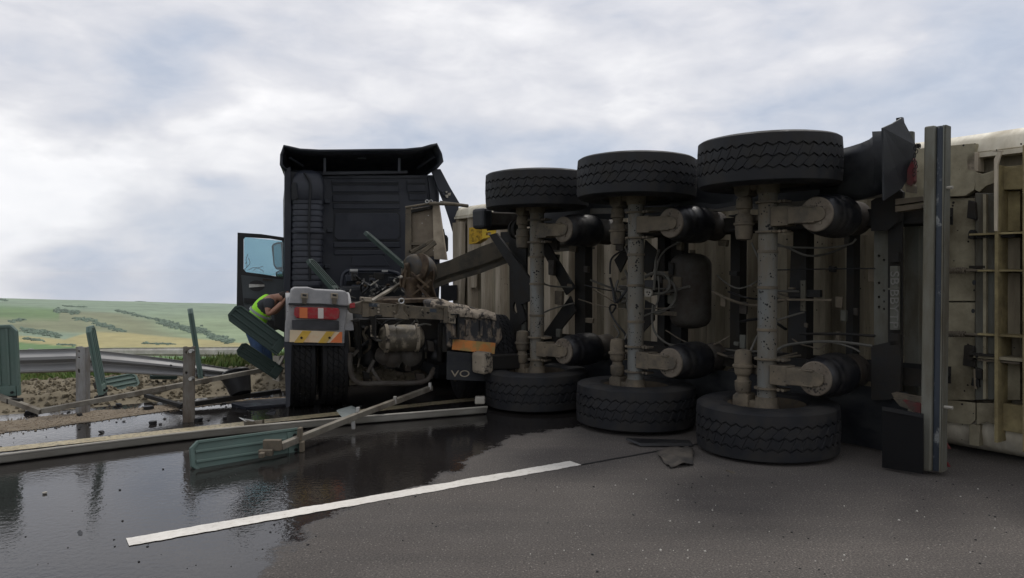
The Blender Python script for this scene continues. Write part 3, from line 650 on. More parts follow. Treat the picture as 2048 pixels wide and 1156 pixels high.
slab('flap_post', .30, [(1792, 236), (1804, 234), (1806, 246), (1792, 246)], .03, M['fender']); slab('flap_post', .48, [(1812, 262), (1826, 262), (1826, 300), (1812, 300)], .04, M['greygreen'], bevel=.006)
slab('mud_flap', .06, [(1764, 815), (1846, 830), (1846, 948), (1764, 935)], .012, M['flapblack'])
slab('flap_trim', .05, [(1764, 813), (1846, 828), (1846, 836), (1764, 821)], .012, M['blackplastic'])
slab('mudguard_lip', .44, [(1180, 417), (1440, 412), (1600, 402), (1700, 389), (1765, 376), (1822, 342), (1826, 352), (1768, 393), (1700, 403), (1600, 414), (1440, 422), (1180, 428)], .02, mat('dusty_fender_lip', (.10, .10, .095), .6, dirt=(.16, .145, .12), damt=.5, dscale=6))
for i_, (x0_, x1_) in enumerate(((1190, 1330), (1340, 1520))):
    slab('mudguard_lip', .30, [(x0_, 398), (x0_+(x1_-x0_)*.5, 409), (x1_, 396), (x1_, 402), (x0_+(x1_-x0_)*.5, 418), (x0_, 408)], .02, M['fender'])
# air reservoir between the axles
c = on(T, .80, 1381, 582); c.z = ZC
mb = MB(T).lathe((c.x, .80, ZC-.37), (0, 0, 1), [(0, .03), (.008, .09), (.03, .15), (.06, .18), (.10, .20), (.64, .20), (.68, .18), (.71, .15), (.732, .09), (.74, .03)], 36)
tk = mb.build('air_tank', M['piston'], trailer, smooth=40)
mb = MB(T); mb.bb(c.x-.26, c.x-.05, .60, .63, ZC+.15, ZC+.19); mb.bb(c.x-.30, c.x-.02, .60, .63, ZC-.24, ZC-.20); mb.cyl((c.x+.02, .80, ZC+.36), (c.x+.02, .80, ZC+.40), .03, n=10)
mb.build('tank_strap', M['dusty'], tk)
# valve block and tangled hoses in front of the middle axle
def TP(px, py, y): return on(T, y, px, py)
mb = MB(T); a, b = TP(1288, 585, .45), TP(1306, 560, .45); mb.bb(a.x, b.x, .45, .55, a.z, b.z)
vb = mb.build('brake_valve', M['blackplastic'], trailer, bevel=.01)
slab('valve_plate', .40, [(1289, 577), (1303, 579), (1304, 588), (1300, 594), (1289, 593)], .02, M['galvwhite'], holes=[ellipse(1294, 584, 1.8, 2), ellipse(1299, 585, 1.6, 2), ellipse(1297, 589, 1.5, 1.5)])
for q in ([(1290, 553), (1306, 546), (1325, 546), (1338, 560), (1338, 576), (1328, 586), (1308, 587)], [(1290, 556), (1304, 549), (1322, 549), (1332, 562), (1336, 580), (1326, 590)],
          [(1340, 560), (1350, 575), (1351, 595), (1342, 612), (1322, 625), (1312, 626)], [(1316, 552), (1318, 575), (1316, 600), (1308, 620), (1305, 645), (1310, 665), (1330, 685), (1360, 692)],
          [(1220, 555), (1226, 580), (1231, 605), (1246, 590), (1256, 575)], [(1252, 500), (1236, 506), (1222, 520), (1220, 548)], [(1224, 626), (1232, 612), (1222, 610), (1220, 622), (1232, 645), (1250, 668), (1252, 690)],
          [(1318, 500), (1312, 520), (1310, 545), (1308, 580)], [(1228, 650), (1238, 668), (1224, 685)], [(1250, 540), (1256, 560), (1254, 600), (1260, 640)], [(1358, 485), (1335, 497), (1320, 515), (1312, 545)],
          [(1306, 610), (1304, 640), (1312, 668), (1340, 690), (1370, 697)], [(1244, 605), (1256, 600), (1268, 598)], [(1236, 560), (1230, 585), (1236, 606)]):
    y = random.uniform(.30, .6); MB(T).tube(curve([TP(px, py, y+random.uniform(-.04, .04)) for px, py in q], 6), random.choice((.008, .010, .013)), 6).build('hose', random.choice((M['gcable'], M['cable'], M['gcable'])), trailer, smooth=True)
for q, r_, mt in (([(1552, 705), (1570, 692), (1620, 684), (1680, 684), (1745, 692)], .012, 'gcable'), ([(1552, 700), (1580, 688), (1650, 683), (1700, 694), (1720, 704)], .008, 'gcable'), ([(1555, 540), (1650, 538), (1750, 537)], .006, 'cable'), ([(1600, 668), (1680, 668), (1750, 672)], .012, 'darksteel'),
                  ([(1552, 492), (1600, 495), (1660, 495), (1700, 488), (1712, 478)], .008, 'gcable')):
    MB(T).tube(curve([TP(px, py, .5) for px, py in q], 5), r_, 6).build('hose', M[mt], trailer, smooth=True)
for i_ in range(46):
    x, y = random.choice(((1100, 30), (1160, 30), (1245, 25), (1322, 40), (1352, 30), (1470, 30), (1600, 30), (1700, 40))); x += random.gauss(0, y*.5); y = random.uniform(478, 700)
    w_, h_ = random.uniform(3, 9), random.uniform(4, 16)
    slab('chassis_fitting', random.uniform(.55, .78), [(x-w_, y-h_), (x+w_, y-h_+1), (x+w_*.8, y+h_), (x-w_, y+h_-2)], random.uniform(.02, .06), M[random.choice(('dusty', 'piston', 'greygreen', 'darksteel'))], bevel=.006)
for i_ in range(16):
    x, y = random.uniform(1080, 1600), random.choice((random.uniform(470, 520), random.uniform(640, 700), random.uniform(540, 620))); L2 = random.uniform(60, 200); sg_ = random.uniform(-12, 26)
    MB(T).tube(curve([TP(x+L2*k/4, y+sg_*sin(pi*k/4)+random.uniform(-4, 4)+3*k, random.uniform(.48, .72)) for k in range(5)], 5), random.choice((.007, .009, .013)), 6).build('hose', M[random.choice(('gcable', 'dusty', 'cable'))], trailer, smooth=True)
for x in WX:
    for z_ in (ZC-.28, ZC+.05, ZC+.33):
        MB(T).lathe((x, 0, z_), (0, 0, 1), [(0, .073), (.002, .080), (.022, .080), (.024, .073)], 20).build('hose_clip', M['dusty'], trailer, smooth=40)
# small bracket between middle and rear axles
slab('bracket_strip', .52, [(1601, 561), (1610, 561), (1610, 622), (1601, 622)], .02, M['greygreen'], holes=[ellipse(1605, 570, 1.5, 2, 6), ellipse(1605, 612, 1.5, 2, 6)])
slab('bracket_rod', .50, [(1556, 597), (1662, 598), (1662, 602), (1556, 601)], .02, M['dusty']); slab('bracket_box', .54, [(1575, 578), (1640, 580), (1640, 595), (1575, 593)], .05, M['darksteel'], bevel=.008)
slab('dark_panel', .66, [(1582, 495), (1612, 498), (1612, 690), (1575, 690)], .03, M['darksteel'])
# landing legs
for nm, f, t_, sz in (('landing_leg', TP(957, 437, .02)+V((0, 0, 0)), .78, 1), ('landing_leg', TP(957, 726, -.30), .70, 0)):
    f = on(T, -.17 if sz else -.58, 957, 437 if sz else 726); leg = MB(T)
    leg.bar(f+V((0, .12, 0)), (f.x-.02, t_, ZC+(.80 if sz else -.80)), .15, .15)
    lo = leg.build('landing_leg', M['darksteel'] if not sz else M['piston'], trailer, bevel=.015)
    ft = MB(T); ft.box(f+V((0, .05, 0)), (.215, .13, .225)); ft.rough(.008, 7); ft.build('foot', M['fender'] if sz else M['mudcake'], lo, bevel=.035)
    fb = MB(T); fb.bar(f+V((.0, .13, -.10)), f+V((.02, .45, -.07)), .03, .06); fb.build('leg_bracket', M['darksteel'], lo)
for nm, ps, y in (('leg_brace', [(978, 470), (992, 466), (1062, 560), (1070, 600), (1056, 590)], .30), ('leg_brace', [(1020, 545), (1050, 540), (1062, 600), (1040, 610), (1024, 575)], .34), ('leg_brace', [(1024, 575), (1034, 570), (1052, 640), (1040, 650)], .38)):
    slab(nm, y, ps, .03, M['darksteel'])
slab('leg_crossplate', .45, [(1018, 470), (1052, 470), (1052, 700), (1030, 716), (1020, 700)], .03, M['darksteel'], holes=[ellipse(1030, 545, 5.5, 12), ellipse(1031, 615, 5.5, 12)])
slab('leg_strut', .40, [(1043, 605), (1049, 605), (1049, 690), (1043, 690)], .03, M['greygreen'])
for cx, cy in ((1028, 704), (1033, 459)):
    c = TP(cx, cy, .10); mb = MB(T); mb.lathe((c.x-.06, c.y, c.z), (1, .1, 0), [(0, .06), (.01, .095), (.04, .105), (.045, .085), (.06, .085), (.065, .105), (.10, .10), (.11, .06), (.16, .03)], 24); mb.build('spring_cylinder', M['dusty'] if cy > 600 else M['darksteel'], trailer, smooth=35)
mb = MB(T); mb.bar(TP(985, 700, .1), TP(1012, 665, .1), .03, .03); mb.bar(TP(990, 708, .1), TP(1030, 712, .1), .03, .03); mb.build('leg_handle', M['dusty'], trailer)
# bent front of the chassis with the torn coupling plate
def PB(px, py, d): return P(px, py, d)
bm_ = MB(); pr = [(1190, 452, 486, 492, 9.3), (1085, 458, 490, 500, 9.4), (1020, 472, 508, 518, 9.4), (960, 494, 530, 541, 9.3), (900, 520, 548, 559, 9.1), (868, 530, 560, 572, 8.95)]
for (x0, a0, b0, c0, d0), (x1, a1, b1, c1, d1) in zip(pr, pr[1:]):
    for (ya, yb, za, zb, off, th) in ((a0, a1, b0, b1, 0, .03), (b0, b1, c0, c1, .10, .02), (b0+8, b1+8, c0+6, c1+6, 0, .02)):
        q = [P(x0, ya, d0+off), P(x1, yb, d1+off), P(x1, zb, d1+off), P(x0, za, d0+off)]; bm_.poly(q, (0, th, 0))
bm_.build('bent_chassis_neck', mat('grimy_olive_steel', (.065, .058, .045), .7, dirt=(.10, .085, .062), damt=.45, dscale=6, soft=.05, bump=.3), trailer)
def crump(corners, nu, nv, amp, sc_=6, bend=0, seed=0):
    """a crumpled plate through four points"""
    a, b, c, d = [V(p) for p in corners]; nrm = (b-a).cross(d-a).normalized()
    def fn(u, v):
        p = (a*(1-u)+b*u)*(1-v)+(d*(1-u)+c*u)*v
        return p+nrm*bend*sin(pi*u)+NZ.noise_vector(p*sc_+V((seed, 0, 0)))*amp
    mb = MB(); mb.grid(fn, nu, nv); return mb
def sheet(name, cr, mt, parent, th=.015, **k):
    o = cr.build(name, mt, parent, smooth=50, **k); md = o.modifiers.new('thick', 'SOLIDIFY'); md.thickness = th; md.offset = 0; return o
dp = 8.7
sheet('torn_coupling_plate', crump([P(806, 525, dp), P(850, 512, dp+.1), P(848, 560, dp+.05), P(800, 572, dp-.1)], 9, 9, .04, 6, .10), M['rust'], trailer)
sheet('torn_coupling_plate', crump([P(803, 560, dp), P(845, 545, dp), P(842, 606, dp), P(806, 590, dp)], 9, 9, .05, 7, -.12, 4), M['rust'], trailer)
sheet('torn_coupling_plate', crump([P(845, 545, dp+.1), P(866, 536, dp), P(869, 602, dp), P(848, 608, dp+.1)], 8, 9, .03, 7, .09, 9), M['rust'], trailer)
sheet('torn_coupling_plate', crump([P(800, 590, dp+.2), P(868, 596, dp+.2), P(862, 612, dp), P(812, 602, dp)], 8, 5, .03, 7, .03, 2), M['rust'], trailer)
mb = MB(); mb.lathe(P(852, 540, dp+.35), V((-.55, -.8, .1)), [(0, .17), (.06, .185), (.22, .175), (.28, .15), (.30, .12)], 26); mb.rough(.02, 5); mb.build('kingpin_drum', mat('dented_grey_steel', (.045, .045, .045), .5, .2, dirt=(.09, .07, .045), damt=.5, dscale=7), trailer, smooth=50)
mb = MB(); mb.lathe(P(838, 535, dp+.12), V((-.6, -.75, .2)), [(0, .15), (.012, .172), (.03, .172), (.04, .15)], 24); mb.rough(.02, 5); mb.build('kingpin_flange', M['rust'], trailer, smooth=40)
mb = MB(); mb.bar(P(822, 545, dp-.1), P(858, 575, dp-.1), .03, .02); mb.bar(P(835, 570, dp-.1), P(862, 600, dp-.1), .03, .03); mb.bar(P(812, 540, dp-.1), P(806, 575, dp-.1), .025, .03); mb.bar(P(812, 600, dp-.1), P(862, 560, dp-.1), .025, .02); mb.build('torn_rib', M['rust'], trailer)
mb = MB(); ico(mb, P(803, 554, dp-.12), .025); mb.build('bright_scrape', M['galvwhite'], trailer)
# dusty toolbox panel torn from the front of the chassis
dusty_panel = mat('dusty_tan_panel', (.20, .165, .12), .8, dirt=(.12, .095, .07), damt=.5, dscale=5, soft=.2, spots=(.5, .48, .45), sscale=16, samt=.06, bump=.2)
D2 = 9.55
tb = MB(); tb.poly([P(x, y, D2) for x, y in ((820, 418), (866, 411), (869, 470), (868, 512), (845, 516), (818, 522))], (.02, .12, 0)); tbo = tb.build('torn_toolbox', dusty_panel, trailer, bevel=.006)
for nm, ps, mt in (('box_side', [(865, 411), (877, 409), (893, 520), (868, 518)], mat('tan_box_side', (.36, .30, .22), .75, dirt=(.22, .18, .13), damt=.45)), ('box_frame', [(811, 414), (822, 414), (823, 522), (810, 524)], M['dusty']), ('box_lid', [(820, 420), (866, 411), (866, 416), (820, 426)], M['darksteel']),
                   ('box_rib', [(820, 484), (864, 486), (864, 490), (820, 490)], M['dusty']), ('box_rib', [(818, 500), (850, 500), (846, 506), (818, 506)], M['dusty'])):
    q = MB(); q.poly([P(x, y, D2-.05) for x, y in ps], (.01, .06, 0)); q.build(nm, mt, tbo)
q = MB(); q.tube([P(811, 415, D2-.1), P(872, 405, D2-.1)], .015, 8); q.tube([P(858, 407, D2-.12), P(905, 408, D2-.1), P(936, 412, D2)], .022, 8); q.tube([P(880, 403, D2), P(935, 411, D2+.1)], .012, 8); q.build('torn_rod', M['dusty'], trailer, smooth=True)
q = MB()
for x, y in ((854, 403), (862, 403)): q.tube([P(x+3*cos(a), y+3.2*sin(a), D2-.12) for a in [k*pi/5 for k in range(11)]], .006, 6)
q.build('rod_clip', M['steelshine'], trailer, smooth=True)
q = MB(); q.bar(P(826, 518, 9.1), P(872, 484, 9.1), .07, .05); q.bar(P(822, 505, 9.2), P(866, 480, 9.2), .04, .05); q.rough(.02, 8); q.build('bent_bracket', M['dusty'], trailer, bevel=.008)

# ------------- tipper tub, twisted a little away from the chassis
B = T@Matrix.Translation((1.46, .99, 0))@Matrix.Rotation(math.atan2(-1.03, 8.2), 4, 'Z')
tub = empty('tipper_body', B, parent=trailer)
X0, X1, ZB, ZT = -8.27, 1.35, .03, 2.46
tb = MB(B)
prof = [(0.0, ZB+.24), (-.015, ZB+.17), (.02, ZB+.06), (.11, ZB), (.25, ZB-.01), (1.45, ZB-.02), (1.5, ZB+.05), (1.5, ZT-.05), (1.45, ZT+.01), (.25, ZT+.01), (.11, ZT), (.02, ZT-.06), (-.015, ZT-.155), (0.0, ZT-.165)]
n = len(prof); tb.add([(X0, y, z) for y, z in prof]+[(X1, y, z) for y, z in prof], [(i, (i+1) % n, n+(i+1) % n, n+i) for i in range(n-1)]+[tuple(range(n)), tuple(range(n, 2*n))])
tb.build('tub_shell', M['tubshell'], tub, smooth=50, bevel=.0)
fl = MB(B); fl.bb(X0+.02, X1-.02, .10, .13, ZB+.2, ZT-.2); fl.build('tub_floor', M['tubfloor'], tub)
# edge channels
for z0, z1 in ((ZB+.235, ZB+.27), (ZT-.20, ZT-.165)): MB(B).bb(X0, X1, -.03, .10, z0, z1).build('edge_rail', M['tubshell'], tub)
x = X0+.12
rib = None
while x < -.55:
    q = MB(B); wv = .085+.02*random.random()
    vs_ = [(x-wv, .10), (x-wv*.62, -.0), (x+wv*.62, -.0), (x+wv, .10)]
    q.add([(a, b, zz) for zz in (ZB+.27, ZT-.20) for a, b in vs_], [(0, 1, 5, 4), (1, 2, 6, 5), (2, 3, 7, 6), (0, 3, 2, 1), (4, 5, 6, 7)]); q.build('floor_rib', M['tubpaint'] if x < -3 else M['tubfloor'], tub); x += .405
def bs(name, yl, pts, th, mt, **k): return slab(name, yl, pts, th, mt, parent=tub, F_=B, **k)
bs('front_post', -.06, [(905, 446), (922, 443), (922, 470), (922, 560), (918, 640), (907, 640)], .08, M['tubpaint'])
bs('slot_strip', -.045, [(938, 520), (948, 517), (948, 575), (938, 575)], .05, M['tubpaint'])
for px, py, w_, h_ in ((961, 524, 3, 9), (990, 520, 2.5, 9)):
    bs('slot', -.05, [(px-w_, py-h_), (px+w_, py-h_), (px+w_, py+h_), (px-w_, py+h_)], .04, M['darksteel'])
for k_, (px, s_) in enumerate(((1560, 14), (1690, 16), (1720, 9), (1640, 10))):
    bs('long_rib', -.04, [(px, 470), (px+s_, 470), (px+s_, 740), (px, 740)], .10, M['tubfloor'])
# rear underside detail
bs('rear_panel', -.05, [(1806, 300), (1950, 286), (1950, 340), (1958, 352), (1948, 380), (1930, 392), (1888, 394), (1806, 402)], .08, M['tubrear'], bevel=.004)
for ys in ((396, 540), (543, 602), (605, 670), (674, 800)):
    bs('rear_panel', -.02, [(1806, ys[0]), (1950, ys[0]), (1950, ys[1]), (1806, ys[1])], .06, M['tubrear'], bevel=.003)
bs('grey_post', -.10, [(1808, 430), (1838, 432), (1838, 800), (1808, 796)], .12, M['greygreen'], bevel=.006)
bs('rear_post', -.07, [(1950, 386), (1992, 386), (1992, 800), (1950, 800)], .10, M['greygreen'], bevel=.006)
bs('post_web', -.10, [(1966, 388), (1972, 388), (1972, 798), (1966, 798)], .06, M['tubrear'])
for x0, x1, ys, mt in ((1998, 2040, (382, 462), 'tubrust'), (1998, 2040, (472, 538), 'tubfloor'), (1998, 2040, (546, 668), 'tubfloor'), (1998, 2040, (722, 800), 'tubrear'), (2046, 2110, (300, 890), 'tubrear')):
    bs('rear_bay_panel', .02, [(x0, ys[0]), (x1, ys[0]), (x1, ys[1]), (x0, ys[1])], .06, M[mt])
bs('upper_flange', -.06, [(1950, 344), (1965, 348), (1990, 340), (1990, 366), (1972, 372), (1958, 384), (1950, 380)], .03, M['tubrear'], bevel=.004)
bs('upper_flange', -.05, [(1999, 334), (2046, 330), (2046, 378), (1999, 380)], .05, M['tubrust'], bevel=.004)
bs('lower_flange', -.06, [(1886, 800), (1950, 806), (1950, 840), (1940, 850), (1886, 843)], .03, M['tubrear'], bevel=.004)
bs('lower_flange', -.06, [(1953, 806), (1990, 806), (1990, 850), (1975, 844), (1953, 850)], .03, M['tubrear'], bevel=.004)
bs('lower_flange', -.05, [(1999, 806), (2046, 812), (2046, 868), (1999, 860)], .05, M['tubrust'], bevel=.004)
bs('edge_stiffener', -.05, [(1934, 306), (1956, 304), (1956, 343), (1934, 340)], .10, M['tubpaint'], bevel=.004)
bs('edge_stiffener', -.05, [(1938, 848), (1960, 850), (1958, 893), (1938, 890)], .10, M['tubrear'], bevel=.004)
def fin(name, px, y0, y1, w_, dep, mt, lean=0):
    a, b = on(B, -dep, px, y0), on(B, -dep, px+lean, y1); q = MB(B); q.add([(p.x+s_*w_/2, yy, p.z) for p in (a, b) for s_ in (-1, 1) for yy in (-dep, .08)], [(0, 1, 3, 2), (4, 6, 7, 5), (0, 4, 5, 1), (2, 3, 7, 6), (0, 2, 6, 4), (1, 5, 7, 3)]); return q.build(name, mt, tub)
fin('cross_rib', 1993, 330, 885, .022, .14, M['tubrust'], -1); fin('cross_rib', 2050, 290, 905, .03, .16, M['tubrust'])
def hfin(name, x0, x1, py, th, dep, mt):
    a, b = on(B, -dep, x0, py), on(B, -dep, x1, py); q = MB(B); q.bb(a.x, b.x, -dep, .06, (a.z+b.z)/2-th/2, (a.z+b.z)/2+th/2); return q.build(name, mt, tub)
for x0, x1, py, th, dp_, mt in ((1938, 2050, 467, .014, .13, 'tubrust'), (1936, 2030, 473, .02, .10, 'darksteel'), (1955, 2050, 541, .014, .12, 'tubrust'), (1938, 1970, 534, .02, .10, 'darksteel'), (1938, 1960, 541, .02, .10, 'dusty'), (1955, 2050, 671, .014, .12, 'tubrust'), (1940, 2045, 716, .022, .12, 'tubrear'), (1936, 1990, 710, .016, .14, 'darksteel'), (1955, 2040, 723, .014, .10, 'dusty')):
    hfin('stiffener_fin', x0, x1, py, th, dp_, M[mt])
for px, py in ((1943, 467), (1940, 710)): bs('hinge_pivot', -.12, ellipse(px, py+2, 7, 10, 10), .08, M['darksteel'])
for px, py, r_ in ((1948, 565, 5), (1946, 622, 4.5), (1993, 300, 1.5), (2042, 288, 2)): bs('bolt_hole', -.115 if px < 1980 else -.17, ellipse(px, py, r_*.8, r_, 10), .005, M['cable'])
bs('hook_strip', -.16, [(1988, 318), (1996, 303), (2002, 305), (1995, 330), (1994, 462), (1988, 462)], .02, M['tubpaint'])
bs('hook_tab', -.16, [(1984, 300), (2003, 300), (2003, 303), (1984, 303)], .04, M['tubpaint'])
for px0, px1, py in ((1890, 1932, 541), (1890, 1930, 668)):
    a, b = on(B, -.10, px0, py), on(B, -.10, px1, py); q = MB(B); k = 90
    q.tube([a+(b-a)*(i/k)+V((0, .022*cos(i*1.15), .022*sin(i*1.15))) for i in range(k+1)], .0045, 5); q.build('coil_spring', M['dusty'], tub, smooth=True)
    q = MB(B); q.cyl(b, b+V((.18, 0, 0)), .010, n=8); q.build('spring_rod', M['dusty'], tub)
for x0, y0, x1, y1 in ((1936, 400, 1950, 440), (1928, 690, 1948, 735), (1950, 735, 1962, 760), (1944, 755, 1956, 775)):
    bs('latch_bracket', -.10, [(x0, y0), (x1, y0+4), (x1+2, y1), (x0-3, y1-4)], .07, M['darksteel'], bevel=.006)
q = MB(B); q.cyl(on(B, -.09, 1950, 738), on(B, -.09, 1951, 778), .012, n=10); q.build('latch_pin', M['dusty'], tub)
# chains and small hardware between flap and bumper
q = MB(T)
for k, (px, py) in enumerate([(1830+3*sin(i*1.7), 296+7.5*i) for i in range(8)]+[(1833+1.5*i, 292) for i in range(5)]):
    c = TP(px, py, .30); q.tube([c+V((.008*cos(a), .008*sin(a) if k % 2 else 0, .017*sin(a))) for a in [j*pi/4 for j in range(9)]], .003, 5)
q.build('chain', M['darksteel'], trailer, smooth=True)
# rear underrun bumper
bp_ = MB(T); f = on(T, .0, 1866, 600); xb, yb = 1.12, .16
c = on(T, yb, 1866, 600).x; zt = on(T, yb, 1866, 251).z; zb_ = on(T, yb, 1866, 944).z
hw = (on(T, yb, 1888, 600).x-on(T, yb, 1845, 600).x)/2
bu = MB(T); bu.bb(c-hw, c+hw*.05, yb-.01, yb+.10, zb_, zt)
buo = bu.build('underrun_bumper', M['bumper'], trailer, bevel=.012)
for (a, b, d0, mt, nm) in ((.05, .70, .016, 'bluepaint', 'bumper_web'), (.70, .86, -.002, 'bumper', 'bumper_flange'), (.86, 1.0, .004, 'greygreen', 'bumper_edge')):
    q = MB(T); q.bb(c+hw*a+.001, c+hw*b, yb+d0, yb+.10, zb_+.004, zt-.004); q.build(nm, M[mt], buo, bevel=.006)
for py in (375, 815):
    q = MB(T); p_ = on(T, yb, 1888, py); q.cyl((p_.x-.01, yb+.03, p_.z), (p_.x+.045, yb+.03, p_.z), .012, n=6); q.build('bolt', M['galvwhite'], buo)
for py in (470, 745):
    p_ = on(T, yb, 1866, py); MB(T).bar((c-.03, yb+.08, p_.z), (.93, .66, p_.z), .05, .07).build('bumper_bracket', M['darksteel'], trailer)
# yellow wheel chocks clipped to the chassis
D3 = 10.0
ck = MB(); ck.poly([P(x, y, D3) for x, y in ((938, 455), (964, 452), (966, 478), (952, 486), (938, 488))], (.06, .14, 0)); ck.rough(.008, 20)
ck.build('wheel_chock', M['chock'], None, label='yellow ribbed wheel chock, the left one of two on the front of the overturned trailer', cat='wheel chock', group='yellow wheel chocks')
ck = MB(); ck.poly([P(x, y, D3-.05) for x, y in ((964, 453), (989, 450), (989, 472), (964, 478))], (.02, .12, 0), [[P(x, y, D3-.05) for x, y in h] for h in ([(972, 455), (982, 454), (982, 459), (972, 460)], [(972, 465), (982, 464), (982, 470), (972, 471)])])
ck.build('wheel_chock', mat('bright_yellow_plastic', (.62, .42, .03), .45), None, label='smooth yellow wheel chock with two slots, right of the ribbed one', cat='wheel chock', group='yellow wheel chocks')
# ---------------------------------------------------------------- tractor unit, upright, seen from behind
KA = R_(17.5)
K = Matrix.Translation((-1.15, 8.16, 0))@Matrix.Rotation(KA, 4, 'Z')       # x to the truck's right, y forward
truck = empty('tractor_unit', K, 'charcoal tractor truck standing upright with its left door open, jackknifed beyond the overturned trailer', 'truck')
def ks(name, yl, pts, th, mt, parent=None, bevel=0, holes=(), **k): return slab(name, yl, pts, th, mt, parent=parent or truck, F_=K, bevel=bevel, holes=holes, **k)
# --- driven axle with twin tyres
tw_me = lens_tyre('tyre', .515, .285, .29, 46, .006, (-.55, -.18, .18, .55), .012, .013).mesh('tyre', M['rubber2'], smooth=28)
for sgn in (-1, 1):
    for xx in ((1.11, .79) if sgn < 0 else (.99, .69)):
        m_ = K@Matrix.Translation((sgn*xx, 0, .515 if sgn < 0 else .46))@Matrix.Rotation(pi/2*sgn, 4, 'Y')@Matrix.Diagonal((1, 1, 1, 1) if sgn < 0 else (.90, .90, 1, 1))
        wh = empty('wheel', m_, parent=truck); inst(tw_me, 'tyre', m_, wh); inst(rim_me, 'rim', m_, wh)
for sgn in (-1, 1):
    m_ = K@Matrix.Translation((sgn*1.05, 5.0, .515))@Matrix.Rotation(pi/2*sgn, 4, 'Y')
    wh = empty('wheel', m_, parent=truck); inst(tw_me, 'tyre', m_, wh); inst(rim_me, 'rim', m_, wh)
q = MB(K); q.cyl((-1.0, 0, .50), (1.0, 0, .50), .085, n=18); q.build('drive_axle', M['darksteel'], truck, smooth=40)
q = MB(K); q.lathe((0, -.28, .50), (0, 1, 0), [(0, .05), (.02, .11), (.08, .16), (.2, .19), (.34, .20), (.5, .17), (.62, .1)], 24); q.rough(.01, 8); q.build('differential', M['darksteel'], truck, smooth=40)
for nm_, b_ in (('engine', (-.8, .8, 3.1, 5.4, .12, 1.1)), ('front_bumper', (-1.22, 1.22, 5.6, 5.85, .12, 1.0)), ('fuel_tank', (-1.2, -.55, 1.1, 2.7, .12, .92)), ('fuel_tank', (.45, 1.2, .75, 2.9, .10, .92)), ('low_light_blocker', (-1.15, 1.15, 5.3, 5.58, .10, .5))):  # unseen parts; tanks and front pan carried low to block light underneath
    q = MB(K); q.bb(*b_); q.build(nm_, M['cabdark'], truck, bevel=.06)
# chassis rails, cross bar at the tail
for sgn in (-1, 1):
    q = MB(K); q.bb(sgn*.42-.006, sgn*.42+.006, -.70, 5.2, .72, .97); q.bb(sgn*.42-.006-.07*sgn, sgn*.42, -.70, 5.2, .965, .975); q.bb(sgn*.42-.006-.07*sgn, sgn*.42, -.70, 5.2, .715, .725); q.build('chassis_rail', M['darksteel'], truck)
yt = -.66
cb = ks('rear_cross_beam', yt, [(735, 604), (895, 618), (894, 640), (734, 632)], .07, M['dusty'], bevel=.006, holes=[ellipse(746, 617, 2.4, 2.6, 8), [(728+12, 616), (744, 616), (744, 617.5), (740, 617.5)], ellipse(856, 626, 2.8, 2.8, 8), ellipse(786, 612, 1.8, 2, 8), ellipse(816, 615, 1.8, 2, 8), ellipse(817, 631, 1.6, 1.8, 8)])
ks('beam_end_plate', yt-.03, [(725, 600), (738, 601), (738, 634), (725, 634)], .06, M['dusty'], cb, bevel=.004); ks('beam_end_plate', yt-.03, [(872, 610), (896, 612), (896, 646), (888, 646), (888, 616), (872, 614)], .06, M['dusty'], cb, bevel=.004)
ks('beam_cap', yt-.06, [(722, 594), (744, 596), (744, 604), (722, 603)], .12, M['mudcake'], cb, bevel=.008)
ks('dark_patch', yt-.004, [(737, 606), (757, 607), (757, 614), (737, 613)], .01, M['bluepaint'], cb); ks('dark_patch', yt-.004, [(860, 617), (873, 618), (873, 625), (860, 624)], .01, M['bluepaint'], cb)
for bx, by in ((757, 611), (757, 618), (757, 624), (845, 620), (845, 626), (845, 632), (788, 624), (790, 630)):
    q = MB(K); p_ = on(K, yt, bx, by); q.cyl((p_.x, yt-.015, p_.z), (p_.x, yt, p_.z), .013, n=8); q.build('rivet', M['mudcake'], cb)
ks('tow_jaw', yt-.10, [(793, 606), (812, 608), (808, 613), (807, 622), (815, 632), (818, 640), (790, 636), (797, 628), (800, 618), (799, 611)], .10, M['dusty'], cb, bevel=.006)
q = MB(K); q.tube([on(K, yt-.05, 803+5*cos(a), 602+5*sin(a)) for a in [k*pi/6 for k in range(13)]], .008, 6); q.build('shackle', M['steelshine'], cb, smooth=True)
ks('rail_tongue', yt, [(695, 610), (726, 603), (726, 630), (700, 626)], .15, M['dusty'], cb, bevel=.01); ks('marker_lamp', yt-.05, [(700, 607), (710, 606), (710, 615), (700, 616)], .04, M['red'])
ks('rail_tongue', yt, [(896, 622), (912, 626), (912, 648), (896, 646)], .12, M['mudcake'], cb, bevel=.01)
# air tank under the beam, round lumps of the axle behind it
c0, c1 = on(K, -.45, 756, 676), on(K, -.45, 848, 676); q = MB(K); c0.z = c1.z = (c0.z+c1.z)/2; L_ = (c1-c0).length
q.lathe(c0, c1-c0, [(0, .03), (.01, .08), (.04, .115), (.08, .134), (.17, .138), (.175, .143), (.19, .143), (.195, .138), (L_-.15, .138), (L_-.08, .134), (L_-.04, .115), (L_-.01, .08), (L_, .03)], 28)
atk = q.build('air_tank', M['tank'], truck, smooth=40)
for px in (772, 833):
    q = MB(K); cc = on(K, -.45, px, 676); q.lathe((cc.x-.02, -.45, c0.z), (1, 0, 0), [(0, .138), (.003, .147), (.035, .147), (.038, .138)], 26); q.build('tank_strap', M['mudcake'], atk, smooth=40)
q = MB(K); a, b = on(K, -.40, 717, 665), on(K, -.40, 884, 665)
q.bb(a.x, b.x, -.30, -.22, a.z-.10, a.z+.13); q.build('tank_backplate', M['darksteel'], truck, bevel=.01)
